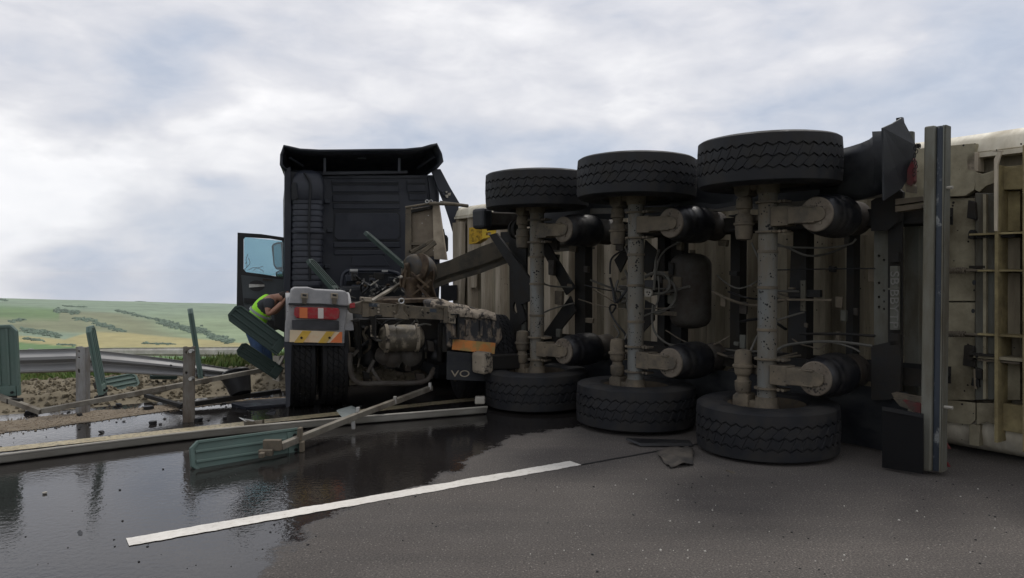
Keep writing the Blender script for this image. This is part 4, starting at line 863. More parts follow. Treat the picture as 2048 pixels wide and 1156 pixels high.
for px in (738, 872):
    cc = on(K, -.10, px, 668); q = MB(K); q.lathe((cc.x, -.12, .40), (0, 0, 1), [(0, .06), (.03, .10), (.10, .115), (.16, .10), (.20, .12), (.27, .125), (.31, .11), (.36, .13), (.40, .10)], 24); q.build('air_spring', M['bellows'], truck, smooth=50)
for a, b, r_, mt in (((712, 640, -.55), (718, 712, -.35), .035, 'darksteel'), ((882, 648, -.55), (880, 720, -.35), .03, 'darksteel'), ((704, 640, -.5), (706, 660, -.5), .02, 'dusty')):
    q = MB(K); q.cyl(on(K, a[2], a[0], a[1]), on(K, b[2], b[0], b[1]), r_, n=14); q.build('shock_absorber', M[mt], truck, smooth=40)
for px, py, r_ in ((770, 712, .085), (788, 716, .095), (825, 712, .10)):
    q = MB(K); cc = on(K, -.42, px, py); q.lathe(cc, (0, 1, 0), [(0, r_*.3), (.02, r_*.75), (.05, r_), (.055, r_*1.12), (.07, r_*1.12), (.075, r_), (.2, r_*.9)], 22); q.rough(.006, 9); q.build('brake_cylinder', M['piston'], truck, smooth=40)
q = MB(K); q.tube([on(K, -.50, x, y) for x, y in curve([(701, 706, 0), (700, 730, 0), (706, 758, 0), (722, 768, 0), (760, 767, 0), (852, 764, 0), (870, 740, 0)], 4) for x, y in ((x, y),)] if False else [on(K, -.50, p.x, p.y) for p in curve([(701, 706, 0), (700, 730, 0), (706, 756, 0), (722, 767, 0), (760, 767, 0), (845, 764, 0), (866, 742, 0)], 4)], .027, 10)
q.build('anti_roll_bar', M['piston'], truck, smooth=True)
for a, b in (((735, 745), (748, 720)), ((762, 765), (742, 735)), ((705, 712), (716, 700)), ((856, 760), (868, 735))):
    q = MB(K); q.bar(on(K, -.46, *a), on(K, -.44, *b), .035, .03); q.build('suspension_link', M['piston'], truck, bevel=.006)
q = MB(K)
for pts in ([(742, 650), (743, 672), (756, 674)],): q.tube([on(K, -.6, *p) for p in pts], .011, 6)
q.build('pipe_bracket', M['mudcake'], truck)
for pts in ([(750, 630), (752, 640), (760, 648)], [(765, 650), (780, 640), (800, 641), (815, 636)], [(790, 652), (805, 640), (828, 636), (836, 645)], [(835, 652), (850, 648), (862, 650)], [(800, 600), (806, 612), (800, 626)]):
    MB(K).tube(curve([on(K, -.55, *p) for p in pts], 5), .010, 6).build('hose', M['gcable'] if random.random() < .5 else M['cable'], truck, smooth=True)
for _ in range(34):
    x, y = random.uniform(702, 886), random.uniform(645, 765)
    if 752 < x < 852 and y < 705: continue
    w_, h_ = random.uniform(3, 10), random.uniform(3, 13)
    ks('axle_fitting', random.uniform(-.38, -.05), [(x-w_, y-h_), (x+w_*.8, y-h_*.8), (x+w_, y+h_), (x-w_*.7, y+h_*.9)], random.uniform(.04, .12), M[random.choice(('tank', 'piston', 'darksteel', 'dusty', 'piston'))], bevel=.008)
for _ in range(12):
    x, y = random.uniform(705, 870), random.uniform(640, 680); pts = [(x, y)]
    for k in range(3): x += random.uniform(-14, 14); y += random.uniform(8, 26); pts.append((x, y))
    MB(K).tube(curve([on(K, random.uniform(-.5, -.2), *p) for p in pts], 4), random.choice((.007, .010, .016)), 6).build('hose', random.choice((M['gcable'], M['cable'], M['dusty'])), truck, smooth=True)
# gear on the frame behind the cab
q = MB(K); q.tube(curve([on(K, 3.3, *p) for p in ((682, 606), (684, 560), (690, 545), (706, 541), (760, 541), (790, 545), (800, 556), (802, 600))], 4), .028, 10); q.build('pipe_hoop', M['snork'], truck, smooth=True)
ks('service_panel', 3.35, [(698, 545), (800, 548), (800, 578), (690, 578)], .04, M['cabdark']); ks('hose_box', 3.2, [(699, 543), (717, 543), (717, 559), (699, 559)], .12, M['snork'], bevel=.01)
ks('shiny_clip', 3.18, [(700, 538), (716, 538), (716, 543), (700, 543)], .05, M['steelshine'], bevel=.005); ks('shiny_clip', 3.18, [(764, 540), (776, 540), (776, 544), (764, 544)], .05, M['steelshine'], bevel=.005)
for _ in range(16):
    x, y = random.uniform(690, 800), random.uniform(552, 592); w_, h_ = random.uniform(4, 14), random.uniform(4, 12)
    ks('gearbox_fitting', random.uniform(2.2, 3.1), [(x-w_, y-h_), (x+w_, y-h_+1), (x+w_-1, y+h_), (x-w_+1, y+h_)], .15, random.choice((M['cabdark'], M['snork'], M['darksteel'])), bevel=.01)
for _ in range(12):
    x, y = random.uniform(700, 810), random.uniform(550, 585); pts = [(x, y)]
    for k in range(3): x += random.uniform(-18, 18); y += random.uniform(2, 14); pts.append((x, y))
    MB(K).tube(curve([on(K, random.uniform(1.6, 2.8), *p) for p in pts], 4), random.choice((.010, .014, .018)), 6).build('hose', random.choice((M['gcable'], M['cable'], M['cable'])), truck, smooth=True)
for x, y in ((717, 566), (731, 571), (776, 570)):
    q = MB(K); ico(q, on(K, 2.6, x, y), .035); q.build('brown_connector', M['rust'], truck)
q = MB(K); q.bb(-.75, .75, 1.6, 3.4, .80, 1.0); q.rough(.02, 3); q.build('deck_plate', M['darksteel'], truck)
q = MB(K); q.bb(-.5, .5, 2.6, 3.9, .75, 1.2); q.build('gearbox', M['cabdark'], truck, bevel=.05)
q = MB(); q.bar(P(803, 566, 9.0), P(742, 603, 8.0), .045, .03); q.build('support_bar', M['bartube'], truck, bevel=.005)
# fifth wheel
q = MB(K); q.lathe((.05, .55, 1.05), (0, 0, 1), [(0, .40), (.01, .43), (.05, .43), (.06, .40)], 30); q.rough(.02, 3); q.build('fifth_wheel', M['rust'], truck)
# --- mudguards
def arch(name, x0, x1, r0, r1, a0, a1, yc, zc, mt, parent=None, n=20):
    q = MB(K); vs_ = []
    for i in range(n+1):
        a = R_(a0+(a1-a0)*i/n)
        for r_ in (r0, r1):
            for x in (x0, x1): vs_.append((x, yc-r_*cos(a), zc+r_*sin(a)))
    fs_ = []
    for i in range(n):
        k = i*4; fs_ += [(k, k+1, k+5, k+4), (k+2, k+6, k+7, k+3), (k, k+4, k+6, k+2), (k+1, k+3, k+7, k+5)]
    fs_ += [(0, 2, 3, 1), (n*4, n*4+1, n*4+3, n*4+2)]; q.add(vs_, fs_); return q.build(name, mt, parent or truck, smooth=50)
arch('mudguard', -1.26, -.62, .60, .625, 25, 170, 0, .56, M['guard'])
yg = -.60
mg = ks('mudguard_rear', yg, [(576, 612), (580, 606), (694, 611), (697, 614), (690, 650), (689, 687), (569, 684), (570, 650)], .05, M['guard'], bevel=.012)
q = MB(K); l0 = pp(K, yg-.04, [(577, 612), (583, 580), (589, 575), (618, 575), (632, 579), (690, 582), (696, 587), (698, 612), (640, 609)]); l0 = [V(p) for p in l0]; q.poly(l0, (0, .45, 0)); q.build('mudguard_cap', M['guard'], truck, bevel=.018)
ks('cap_edge', yg-.046, [(577, 606), (640, 607), (698, 612), (697, 615), (640, 611), (577, 610)], .01, M['cable'], mg)
for px in (608, 668):
    la = ks('cap_latch', yg-.062, [(px-6, 586), (px+8, 587), (px+8, 598), (px-6, 597)], .02, M['mudcake'], mg, bevel=.004); ks('latch_tongue', yg-.07, [(px-4, 595), (px+6, 596), (px+5, 609), (px-4, 608)], .015, M['dusty'], mg, bevel=.003)
    ks('latch_slot', yg-.065, [(px-3, 588), (px+5, 589), (px+5, 593), (px-3, 592)], .004, M['cable'], mg)
lamp = ks('lamp_cluster', yg-.06, [(592, 614), (676, 616), (680, 622), (678, 636), (672, 640), (592, 636), (588, 630), (589, 618)], .05, M['red'], bevel=.008)
ks('lens', yg-.064, [(599, 615), (615, 615.5), (615, 636.5), (599, 636)], .02, M['orange'], lamp, label='orange indicator lens'); ks('lens', yg-.064, [(636, 616), (647, 616), (647, 637), (636, 637)], .02, M['white'], lamp, label='white reversing lens')
for px in (624, 657): ks('lens', yg-.062, [(px-8, 616), (px+9, 616), (px+9, 637), (px-8, 637)], .02, M['red'], lamp)
ks('number_plate', yg-.03, [(584, 640), (678, 642), (678, 660), (584, 658)], .02, M['plate'], bevel=.003)
bd = ks('marker_board', yg-.035, [(580, 660), (685, 664), (684, 686), (579, 684)], .015, M['creamr'])
def para(x0, x1, mt, nm='stripe', yo=.039, top=661, bot=685, sk=17, xlo=580, xhi=684.5):
    pts = [(x0+sk, top), (x1+sk, top), (x1, bot), (x0, bot)]
    # clip to the board
    out = []
    for (a, b), (c_, d_) in zip(pts, pts[1:]+pts[:1]):
        for lo in (1,):
            out.append((min(max(a, xlo), xhi), b))
            if (a < xhi) != (c_ < xhi): t_ = (xhi-a)/(c_-a); out.append((xhi, b+(d_-b)*t_))
            if (a < xlo) != (c_ < xlo): t_ = (xlo-a)/(c_-a); out.append((xlo, b+(d_-b)*t_))
    def dy(p): return (p[0], p[1]+(p[0]-580)*.025*(1 if p[1] < 670 else .5)-(.0))
    ks(nm, yg-yo, [dy(p) for p in out], .006, mt, bd)
para(588, 606, M['yellow']); para(636, 653, M['yellow']); ks('stripe', yg-.0405, [(680, 664), (684.5, 664), (684, 685.5), (660, 685)], .006, M['orange'], bd)
for px in (603, 659):
    q = MB(K); p_ = on(K, yg-.045, px, 675.5); q.cyl(p_, p_+V((0, .02, 0)), .012, n=8); q.build('rivet', M['darksteel'], bd)
ks('side_flap', yg+.0, [(568, 684), (583, 685), (580, 812), (572, 815)], .03, M['snork'])
ks('flap_rail', yg+.02, [(583, 686), (688, 688), (688, 692), (583, 690)], .02, M['snork'])
# right mudguard, mud covered
rm = ks('mudguard', -.60, [(862, 603), (880, 600), (928, 610), (985, 625), (994, 634), (1002, 640), (1006, 676), (990, 700), (985, 706), (893, 694), (891, 640), (866, 620)], .5, M['muddy'], bevel=.03)
q = MB(K)
def mtop(u, v):
    x = 862+130*u; top = lerp([(862, 602), (880, 599), (930, 610), (990, 626)], x); bot = lerp([(862, 612), (895, 634), (940, 636), (992, 640)], x)
    p = on(K, -.64, x, top+(bot-top)*v); p.y += .05*(1-v)-.03*sin(pi*v); return p+NZ.noise_vector(p*9)*.018+NZ.noise_vector(p*26)*.008
q.grid(mtop, 60, 14); mo = q.build('mud_cake', M['muddy2'] if 'muddy2' in M else mat('mud_crust', (.36, .30, .23), .85, dirt=(.03, .026, .024), damt=.42, dscale=9, soft=.05, bump=.6, bscale=30, stretch=(1, 1, .8)), rm, smooth=60)
md = mo.modifiers.new('thick', 'SOLIDIFY'); md.thickness = .02
ks('marker_board', -.625, [(906, 678), (991, 686), (989, 708), (904, 699)], .01, M['oranger'], rm)
for px in (905, 932, 960, 985):
    ks('guard_rib', -.635, [(px, 640), (px+6, 641), (px+5, 672), (px, 671)], .03, M['muddy'], rm, bevel=.006)
fp = ks('mud_flap', -.62, [(894, 702), (1000, 712), (1000, 764), (893, 759)], .012, M['fender'])
p0 = on(K, -.626, 921, 748); text('VO', 'lettering', K@Matrix.Translation(p0)@Matrix.Rotation(R_(2), 4, 'Y')@Matrix.Rotation(pi/2, 4, 'X')@Matrix.Diagonal((1.5, 1, 1, 1)), .095, mat('dirty_white_letters', (.30, .26, .19), .7), fp)
ks('rear_flap_post', -.56, [(886, 640), (894, 640), (894, 704), (886, 704)], .05, M['darksteel'])

# --- cab
YC = 3.95
c = [on(K, YC, *p) for p in ((570, 340), (868, 346), (880, 608), (570, 604))]
xl, xr = -1.22, 1.22; zt = 2.98; zb = .95
cb_ = MB(K); cb_.poly([(xl+.02, YC, zb), (xl, YC, zb+.4), (xl, YC, zt-.3), (xl+.04, YC, zt-.05), (xl+.10, YC, zt), (xr-.12, YC, zt), (xr-.05, YC, zt-.04), (xr-.01, YC, zt-.3), (xr, YC, zb+.3), (xr-.02, YC, zb)], (0, 1.9, 0))
cab = cb_.build('cab', M['cab'], truck, bevel=.03)
def cs(nm, pts, y=-.012, th=.02, mt='cab', bevel=.006, **k): return ks(nm, YC+y, pts, th, M[mt], cab, bevel=bevel, **k)
for a in ((663, 797, 360, 366), (664, 797, 371, 384), (665, 798, 389, 403), (666, 799, 408, 418), (667, 800, 484, 495), (668, 770, 500, 510), (814, 850, 360, 366), (814, 852, 369, 383), (818, 855, 388, 400)):
    cs('pressed_panel', [(a[0], a[2]), (a[1], a[2]), (a[1]+1, a[3]), (a[0], a[3])], y=-.022, bevel=.012)
for a in ((663, 797, 368.3), (664, 798, 387), (665, 799, 405.5), (666, 800, 421), (667, 800, 481.5), (668, 790, 497), (814, 851, 367.5), (815, 853, 386)): cs('panel_groove_shade', [(a[0], a[2]-1.1), (a[1], a[2]-1.1), (a[1], a[2]+1.1), (a[0], a[2]+1.1)], y=-.014, th=.01, mt='cabdark', bevel=0)  # dark strips paint the shade of the grooves between the pressed panels
cs('window_groove_shade', [(668, 426), (674, 423.5), (794, 423.5), (800, 429), (802, 474), (795, 482), (675, 483), (666, 476)], y=-.014, th=.01, mt='cabdark', bevel=0)  # groove shade round the blank window, painted as a darker plate
cs('window_blank', [(670, 428), (675, 426), (793, 426), (798, 430), (800, 472), (794, 479), (676, 480), (668, 474)], y=-.02, bevel=.01)
cs('pressed_panel', [(704, 512), (765, 510), (775, 526), (780, 532), (702, 532)], y=-.02); cs('pressed_panel', [(648, 352), (866, 350), (866, 356), (648, 357)], y=-.02)
cs('side_seam', [(856, 352), (868, 352), (874, 430), (880, 520), (868, 520), (864, 430)], y=-.05, th=.06)
cs('side_fairing', [(569, 338), (581, 334), (583, 420), (581, 600), (568, 600)], y=-.35, th=.36, mt='cab')
for x, y in ((655, 402), (655, 532), (660, 460)): cs('bracket', [(x-6, y-3), (x+5, y-3), (x+5, y+4), (x-6, y+4)], y=-.06, th=.06, mt='snork')
cs('roof_rail', [(645, 343), (815, 341), (815, 347), (645, 350)], y=-.08, th=.08, mt='snork')
# roof deflector open to the rear
lip = [(569, 294), (576, 296), (600, 301.5), (640, 303.5), (700, 303), (760, 302), (810, 301.5), (845, 298), (862, 293), (873, 290)]
rl = [on(K, YC-.55, *p) for p in lip]
q = MB(K); nn = len(rl)
side_l = [on(K, YC-.50, *p) for p in ((565, 310), (564, 328), (573, 337))]; side_r = [on(K, YC-.50, *p) for p in ((880, 308), (883, 322), (872, 334))]
prof_ = list(reversed(side_l))+rl+side_r; np1 = len(prof_)
def dfl(i, t_):
    p = prof_[i].copy(); p.y += 1.7*t_; f_ = 1-.10*t_; p.x *= f_; top = p.z; p.z = 2.86+(p.z-2.86)*(1-.15*t_-.55*t_*t_); return p
vs_ = [dfl(i, t_/5) for t_ in range(6) for i in range(np1)]
q.add(vs_, [(j*np1+i, j*np1+i+1, (j+1)*np1+i+1, (j+1)*np1+i) for j in range(5) for i in range(np1-1)]+[tuple(5*np1+i for i in range(np1))])
df = q.build('roof_deflector', M['cab'], truck, smooth=35); md = df.modifiers.new('thick', 'SOLIDIFY'); md.thickness = .035; md.offset = 1
for px in (649, 798): ks('deflector_strut', YC-.30, [(px-2, 316), (px+3, 316), (px+3, 344), (px-2, 344)], .04, M['snork'], df, bevel=.004)
for a, b in (((580, 316), (605, 332)), ((868, 314), (835, 336))): MB(K).cyl(on(K, YC-.4, *a), on(K, YC-.1, *b), .018, n=8).build('deflector_stay', M['snork'], df)
ks('deflector_plate', YC-.10, [(715, 312), (732, 312), (732, 318), (715, 318)], .02, M['snork'], df)
# air intake stack on the left rear corner
q = MB(K); zc_ = [on(K, YC-.5, 615, y).z for y in (337, 341, 347, 358, 370, 395, 398)]
w0 = on(K, YC-.5, 582, 400).x; w1 = on(K, YC-.5, 650, 400).x
secs = [(zc_[0], .30, .5), (zc_[1], .62, .72), (zc_[2], .82, .85), (zc_[3], .95, .96), (zc_[4], 1, 1), (zc_[5], 1, 1)]
z = zc_[5]-.03; zend = on(K, YC-.5, 615, 566).z; k = 0
while z > zend:
    a = (z-zend)/(zc_[5]-zend); s_ = .93-.10*(1-a)*0; secs += [(z, .955, .93), (z-.05, .96, .935), (z-.062, .925, .90), (z-.075, .925, .90)]; z -= .088
secs.append((zend, .9, .86)); ns = 20; vs_ = []
for (z, sx, sy) in secs:
    for i in range(ns):
        a = 2*pi*i/ns; ca, sa = cos(a), sin(a); e = .45
        xx = (w0+w1)/2+(w1-w0)/2*sx*math.copysign(abs(ca)**e, ca); yy = YC-.22+.24*sy*math.copysign(abs(sa)**e, sa); vs_.append((xx+.012*(z-2.2), yy, z))
q.add(vs_, [(j*ns+i, j*ns+(i+1) % ns, (j+1)*ns+(i+1) % ns, (j+1)*ns+i) for j in range(len(secs)-1) for i in range(ns)]+[tuple(range(ns)), tuple((len(secs)-1)*ns+i for i in range(ns))])
sn = q.build('air_intake', M['snork'], truck, smooth=30)
q = MB(K); q.tube(curve([on(K, YC-.48, *p) for p in ((608, 346), (617, 358), (621, 375), (619, 420), (618, 480), (620, 560))], 4), .018, 8); q.build('intake_rib', M['cabdark'], sn, smooth=True)
q = MB(K); q.bar(on(K, YC-.49, 583, 462), on(K, YC-.49, 650, 463), .02, .02); q.build('intake_strap', M['snork'], sn)
ks('intake_grille', YC-.49, [(583, 366), (592, 364), (596, 396), (583, 400)], .02, M['cabdark'], sn)
# side deflector hanging off on the right, mirror beyond
ks('side_deflector', YC-.2, [(862, 338), (881, 338), (900, 374), (919, 406), (913, 440), (908, 470), (899, 438), (889, 408), (874, 372)], .05, M['cab'], bevel=.004)
for x, y, r_ in ((888, 388, 3), (894, 392, 3.5), (899, 388, 3), (893, 384, 2), (884, 382, 2)): ks('broken_bracket', YC-.25, [(x-r_, y-r_*.6), (x+r_, y-r_), (x+r_*.6, y+r_), (x-r_*.5, y+r_*.8)], .04, M['galvwhite'] if x > 890 else M['snork'])
q = MB(K); q.poly(pp(K, YC+1.3, [(884, 474), (888, 469), (894, 470), (897, 476), (897, 502), (892, 505), (884, 502)]), (0, .12, 0)); q.build('mirror', M['blackplastic'], truck, bevel=.02)
q = MB(K); q.bar(on(K, YC+1.3, 886, 458), on(K, YC+1.3, 889, 472), .03, .03); q.build('mirror_arm', M['blackplastic'], truck)
ks('rear_post', YC-.3, [(884, 540), (896, 536), (900, 600), (884, 600)], .08, M['cabdark']); ks('step_bracket', YC-.4, [(884, 572), (914, 570), (914, 600), (884, 604)], .1, M['cabdark'])
# open driver's door
YD = 4.3
door = ks('door', YD, [(475, 465), (522, 468), (570, 475), (577, 560), (577, 655), (545, 662), (520, 648), (500, 640), (473, 632)], .09, M['blackplastic'], bevel=.012, holes=[[(490, 474), (540, 477), (564, 481), (567, 486), (570, 550), (566, 555), (530, 549), (492, 544), (487, 538), (487, 478)]])
ks('door_trim', YD-.015, [(482, 550), (530, 556), (574, 560), (575, 600), (574, 648), (540, 640), (488, 618)], .02, mat('door_trim_plastic', (.045, .052, .056), .5, bump=.05), door, bevel=.008)
ks('door_recess', YD-.025, [(p[0], p[1]) for p in ellipse(513, 571.5, 16, 11, 18)], .012, M['cable'], door)
ks('door_handle', YD-.045, [(498, 568), (529, 569), (529, 573), (498, 575)], .02, M['steelshine'], door, bevel=.003)
ks('door_pocket', YD-.05, [(488, 596), (560, 600), (566, 612), (488, 606)], .03, M['blackplastic'], door, bevel=.006)
ks('grab_strip', YD-.04, [(526, 557), (545, 559), (545, 562), (526, 561)], .02, M['piston'], door)
gl = bpy.data.materials.new('tinted_glass'); gl.use_nodes = True; t = gl.node_tree; t.nodes.clear()
o = N(t, 'ShaderNodeOutputMaterial'); tr = N(t, 'ShaderNodeBsdfTransparent'); tr.inputs[0].default_value = (.50, .68, .72, 1); gs = N(t, 'ShaderNodeBsdfGlossy'); gs.inputs['Roughness'].default_value = .03
mx = N(t, 'ShaderNodeMixShader'); mx.inputs[0].default_value = .10; t.links.new(tr.outputs[0], mx.inputs[1]); t.links.new(gs.outputs[0], mx.inputs[2]); t.links.new(mx.outputs[0], o.inputs[0])
ks('door_window', YD+.04, [(488, 474), (566, 482), (571, 554), (488, 545)], .006, gl, door)
for q_ in ([(489, 540), (494, 532), (492, 520), (496, 508)], [(494, 534), (500, 526), (497, 516)], [(497, 540), (508, 535), (520, 538), (528, 544)], [(506, 541), (514, 536), (526, 533)], [(490, 528), (494, 524)]):
    q = MB(K); q.tube(curve([on(K, YD+.03, *p) for p in q_], 4), .004, 4); q.build('window_decal', M['guard'], door)
# door mirror seen through the window
mir = mat('mirror_glass', (.8, .8, .8), .02, 1.0, var=0, bump=0)
mh = ks('mirror', YD+.55, [(543, 492), (547, 487), (556, 484), (569, 484), (571, 538), (563, 541), (551, 538), (547, 530)], .10, M['blackplastic'], bevel=.012)
mf = ks('mirror_face', YD+.53, [(547, 492), (551, 489), (561, 487), (563, 500), (564, 534), (553, 535), (549, 528)], .012, mir, mh)
mh2 = ks('mirror', YD+.55, [(551, 545), (557, 541), (565, 540), (571, 544), (571, 556), (552, 554)], .08, M['blackplastic'], bevel=.01)
ks('mirror_face', YD+.53, [(553, 547), (558, 543), (564, 543), (565, 553), (554, 552)], .012, mir, mh2)
ks('mirror_arm', YD+.55, [(564, 480), (573, 480), (575, 560), (567, 560)], .05, M['blackplastic'])
ks('cab_step', YD-.1, [(548, 600), (580, 600), (580, 668), (566, 664), (548, 655)], .4, M['blackplastic'], bevel=.02)

# ---------------------------------------------------------------- guard rails
WPROF = [(0, .012), (.05, .0), (.14, .012), (.34, .078), (.42, .078), (.50, .055), (.58, .012), (.66, .012), (.86, .078), (.94, .078), (1.0, .058)]
WP2 = [(0, .02), (.03, .0), (.10, .0), (.30, .08), (.42, .08), (.60, .0), (.66, .0), (.86, .08), (.93, .08), (1, .05)]
def wbeam(stations, prof, name, mt, **k):
    """stations: (top point, bottom point, outward vector)"""
    vs_ = []; np_ = len(prof)
    for a, b, o_ in stations:
        for t_, d in prof: vs_.append(a+(b-a)*t_-o_*d)
    q = MB(); q.add(vs_, [(j*np_+i, j*np_+i+1, (j+1)*np_+i+1, (j+1)*np_+i) for j in range(len(stations)-1) for i in range(np_-1)])
    ob_ = q.build(name, mt, smooth=22, **k); md = ob_.modifiers.new('thick', 'SOLIDIFY'); md.thickness = .004; return ob_
def stn(px, d, yt_, yb_, out=(0, -1, 0)): return (P(px, yt_, d), P(px, yb_, d), -V(out))
def interp(st, k=6):
    out = []
    cols = list(zip(*st)); L_ = [curve([V((x, 0, 0)) for x in c_], k) for c_ in cols]
    for i in range(len(L_[0])): out.append(tuple(l[i].x for l in L_))
    return out
st = interp([(-260, 6.9, 708, 752), (-60, 7.3, 703, 748), (35, 7.5, 700, 746), (110, 7.65, 698, 744), (152, 7.72, 697, 742), (180, 7.78, 699.5, 743), (260, 8.0, 708, 746), (340, 8.25, 718, 750), (400, 8.45, 727, 752), (450, 8.65, 735, 754), (486, 8.8, 740, 757)], 5)
rail = wbeam([stn(*s_) for s_ in st], WP2, 'guardrail', M['galv'], label='bent corrugated steel guardrail standing behind the two posts on the left', cat='guardrail')
q = MB()
for px, py in ((184, 713), (186, 731), (284, 726), (342, 731)): ico(q, P(px, py, 7.85 if px < 200 else 8.05), .016)
q.build('bolt_heads', M['cable'], rail)
# far guardrail on the other edge
st = interp([(-200, 22.5, 712, 728), (100, 22.5, 702, 717), (200, 22.3, 696, 712), (300, 22.2, 695, 712), (400, 22.0, 694, 713), (475, 21.5, 693, 713), (560, 21, 692, 713)], 3)
wbeam([stn(*s_) for s_ in st], [(0, .03), (.04, .0), (.12, .0), (.3, .07), (.75, .07), (.92, .0), (1, .02)], 'guardrail', mat('bleached_rail', (.62, .59, .52), .6, dirt=(.45, .41, .34), damt=.35), label='pale far guardrail along the grass below the hillside', cat='guardrail')
st = [(340, 21.5, 697, 712), (420, 21.3, 696, 712), (470, 21.2, 695, 712), (480, 21.2, 694.5, 711)]
for px in (380, 540, 250, 60):
    base = P(px, 730, 22.6); zt_ = terr(base.x, base.y); q = MB(); q.bb(base.x-.06, base.x+.06, base.y, base.y+.1, zt_-.1, P(px, 698, 22.6).z); q.build('rail_post', M['galvpost'], label='thin steel post of the far guardrail, above %s' % {380: 'the middle of the tilted bar', 540: 'the person in blue jeans', 250: 'the fallen green slat', 60: 'the left end of the bent guardrail'}[px], cat='post', group='posts of the far guardrail')
# posts
def cpost(name, a, b, w_, d_, face, mt, holes, **k):
    """channel section post from a (base) to b (top)"""
    a, b = V(a), V(b); zz = (b-a).normalized(); ff = V(face).normalized(); xx = zz.cross(ff).normalized(); L_ = (b-a).length
    m_ = Matrix((xx, ff, zz)).transposed().to_4x4(); m_.translation = a
    t_ = .006; q = MB(m_); hl = [[(hx+r1*cos(j*pi/4), 0, L_-hz+r2*sin(j*pi/4)) for j in range(8)] for hx, hz, r1, r2 in holes]
    q.poly([(-w_/2, 0, 0), (w_/2, 0, 0), (w_/2, 0, L_), (-w_/2, 0, L_)], (0, t_, 0), hl)
    for s_ in (-1, 1): q.bb(s_*(w_/2-t_/2), s_*(w_/2+t_/2)+s_*.0005, t_+.0005, d_, 0, L_); q.bb(s_*(w_/2-.03), s_*(w_/2-t_/2-.0005), d_-t_, d_, 0, L_)
    return q.build(name, mt, bevel=.002, **k)
fc = V((.25, 1, 0))
cpost('rail_post', P(161, 829, 7.42), P(161, 694, 7.42), .115, .06, fc, M['galvpost'], [(.02, .045, .014, .014), (.02, .105, .016, .008), (.02, .24, .014, .024)], label='upright steel channel post with slots standing in front of the unbroken guardrail', cat='post', group='near guardrail posts')
pz = cpost('rail_post', P(377, 848, 6.95), P(378, 694, 6.93), .095, .07, V((-.35, 1, 0)), mat('rust_stained_post', (.20, .19, .17), .5, .3, dirt=(.10, .07, .045), damt=.5, dscale=5, stretch=(1, 1, .25)), [(.02, .05, .012, .014), (.02, .24, .012, .014)], label='bare steel post with two bolts standing in the wet road, second from the left', cat='post', group='near guardrail posts')
for py in (702, 757):
    q = MB(); c = P(383, py, 6.90); q.cyl(c+V((0, .03, 0)), c-V((0, .03, 0)), .018, n=6); q.build('bolt', M['steelshine'], pz)
cpost('rail_post', P(551, 790, 9.3), P(552, 712, 9.3), .09, .06, V((.3, 1, 0)), M['galvwhite'], [(.0, .08, .01, .012)], label='short pale steel post between the twin tyres and the fallen green slats', cat='post', group='near guardrail posts')
# fallen rail along the edge line
rr_ = []
for px, py in ((-900, 1040), (-300, 968), (0, 931), (200, 905), (420, 878), (640, 857), (820, 842), (975, 829)):
    g = G(px, py); rr_.append(g)
rr_ = curve(rr_, 4); vs_ = []
lp = [(.03, .0), (.022, .012), (.004, .052), (-.004, .062), (-.004, .070), (.004, .076), (.016, .074), (.03, .060), (.075, .014), (.13, .008), (.16, .02), (.19, .03), (.215, .028), (.23, .012)]
q = MB(); n_ = len(lp)
for i, g in enumerate(rr_):
    d = (rr_[min(i+1, len(rr_)-1)]-rr_[max(0, i-1)]).normalized(); nn_ = V((-d.y, d.x, 0))
    for a, z in lp: q.v.append(g+nn_*a+V((0, 0, z+.008)))
q.f = [(j*n_+i, j*n_+i+1, (j+1)*n_+i+1, (j+1)*n_+i) for j in range(len(rr_)-1) for i in range(n_-1)]
fr = q.build('guardrail', M['galvwhite'], smooth=14, label='long torn-off guardrail beam lying flat on the wet road beside the edge line', cat='guardrail'); md = fr.modifiers.new('thick', 'SOLIDIFY'); md.thickness = .004
q = MB(); c = P(960, 800, 7.55); q.box(c, (.10, .1, .07)); q.build('rail_end_block', M['galvwhite'], label='small pale steel block at the end of the fallen guardrail beside the front tyre', cat='block', bevel=.01)

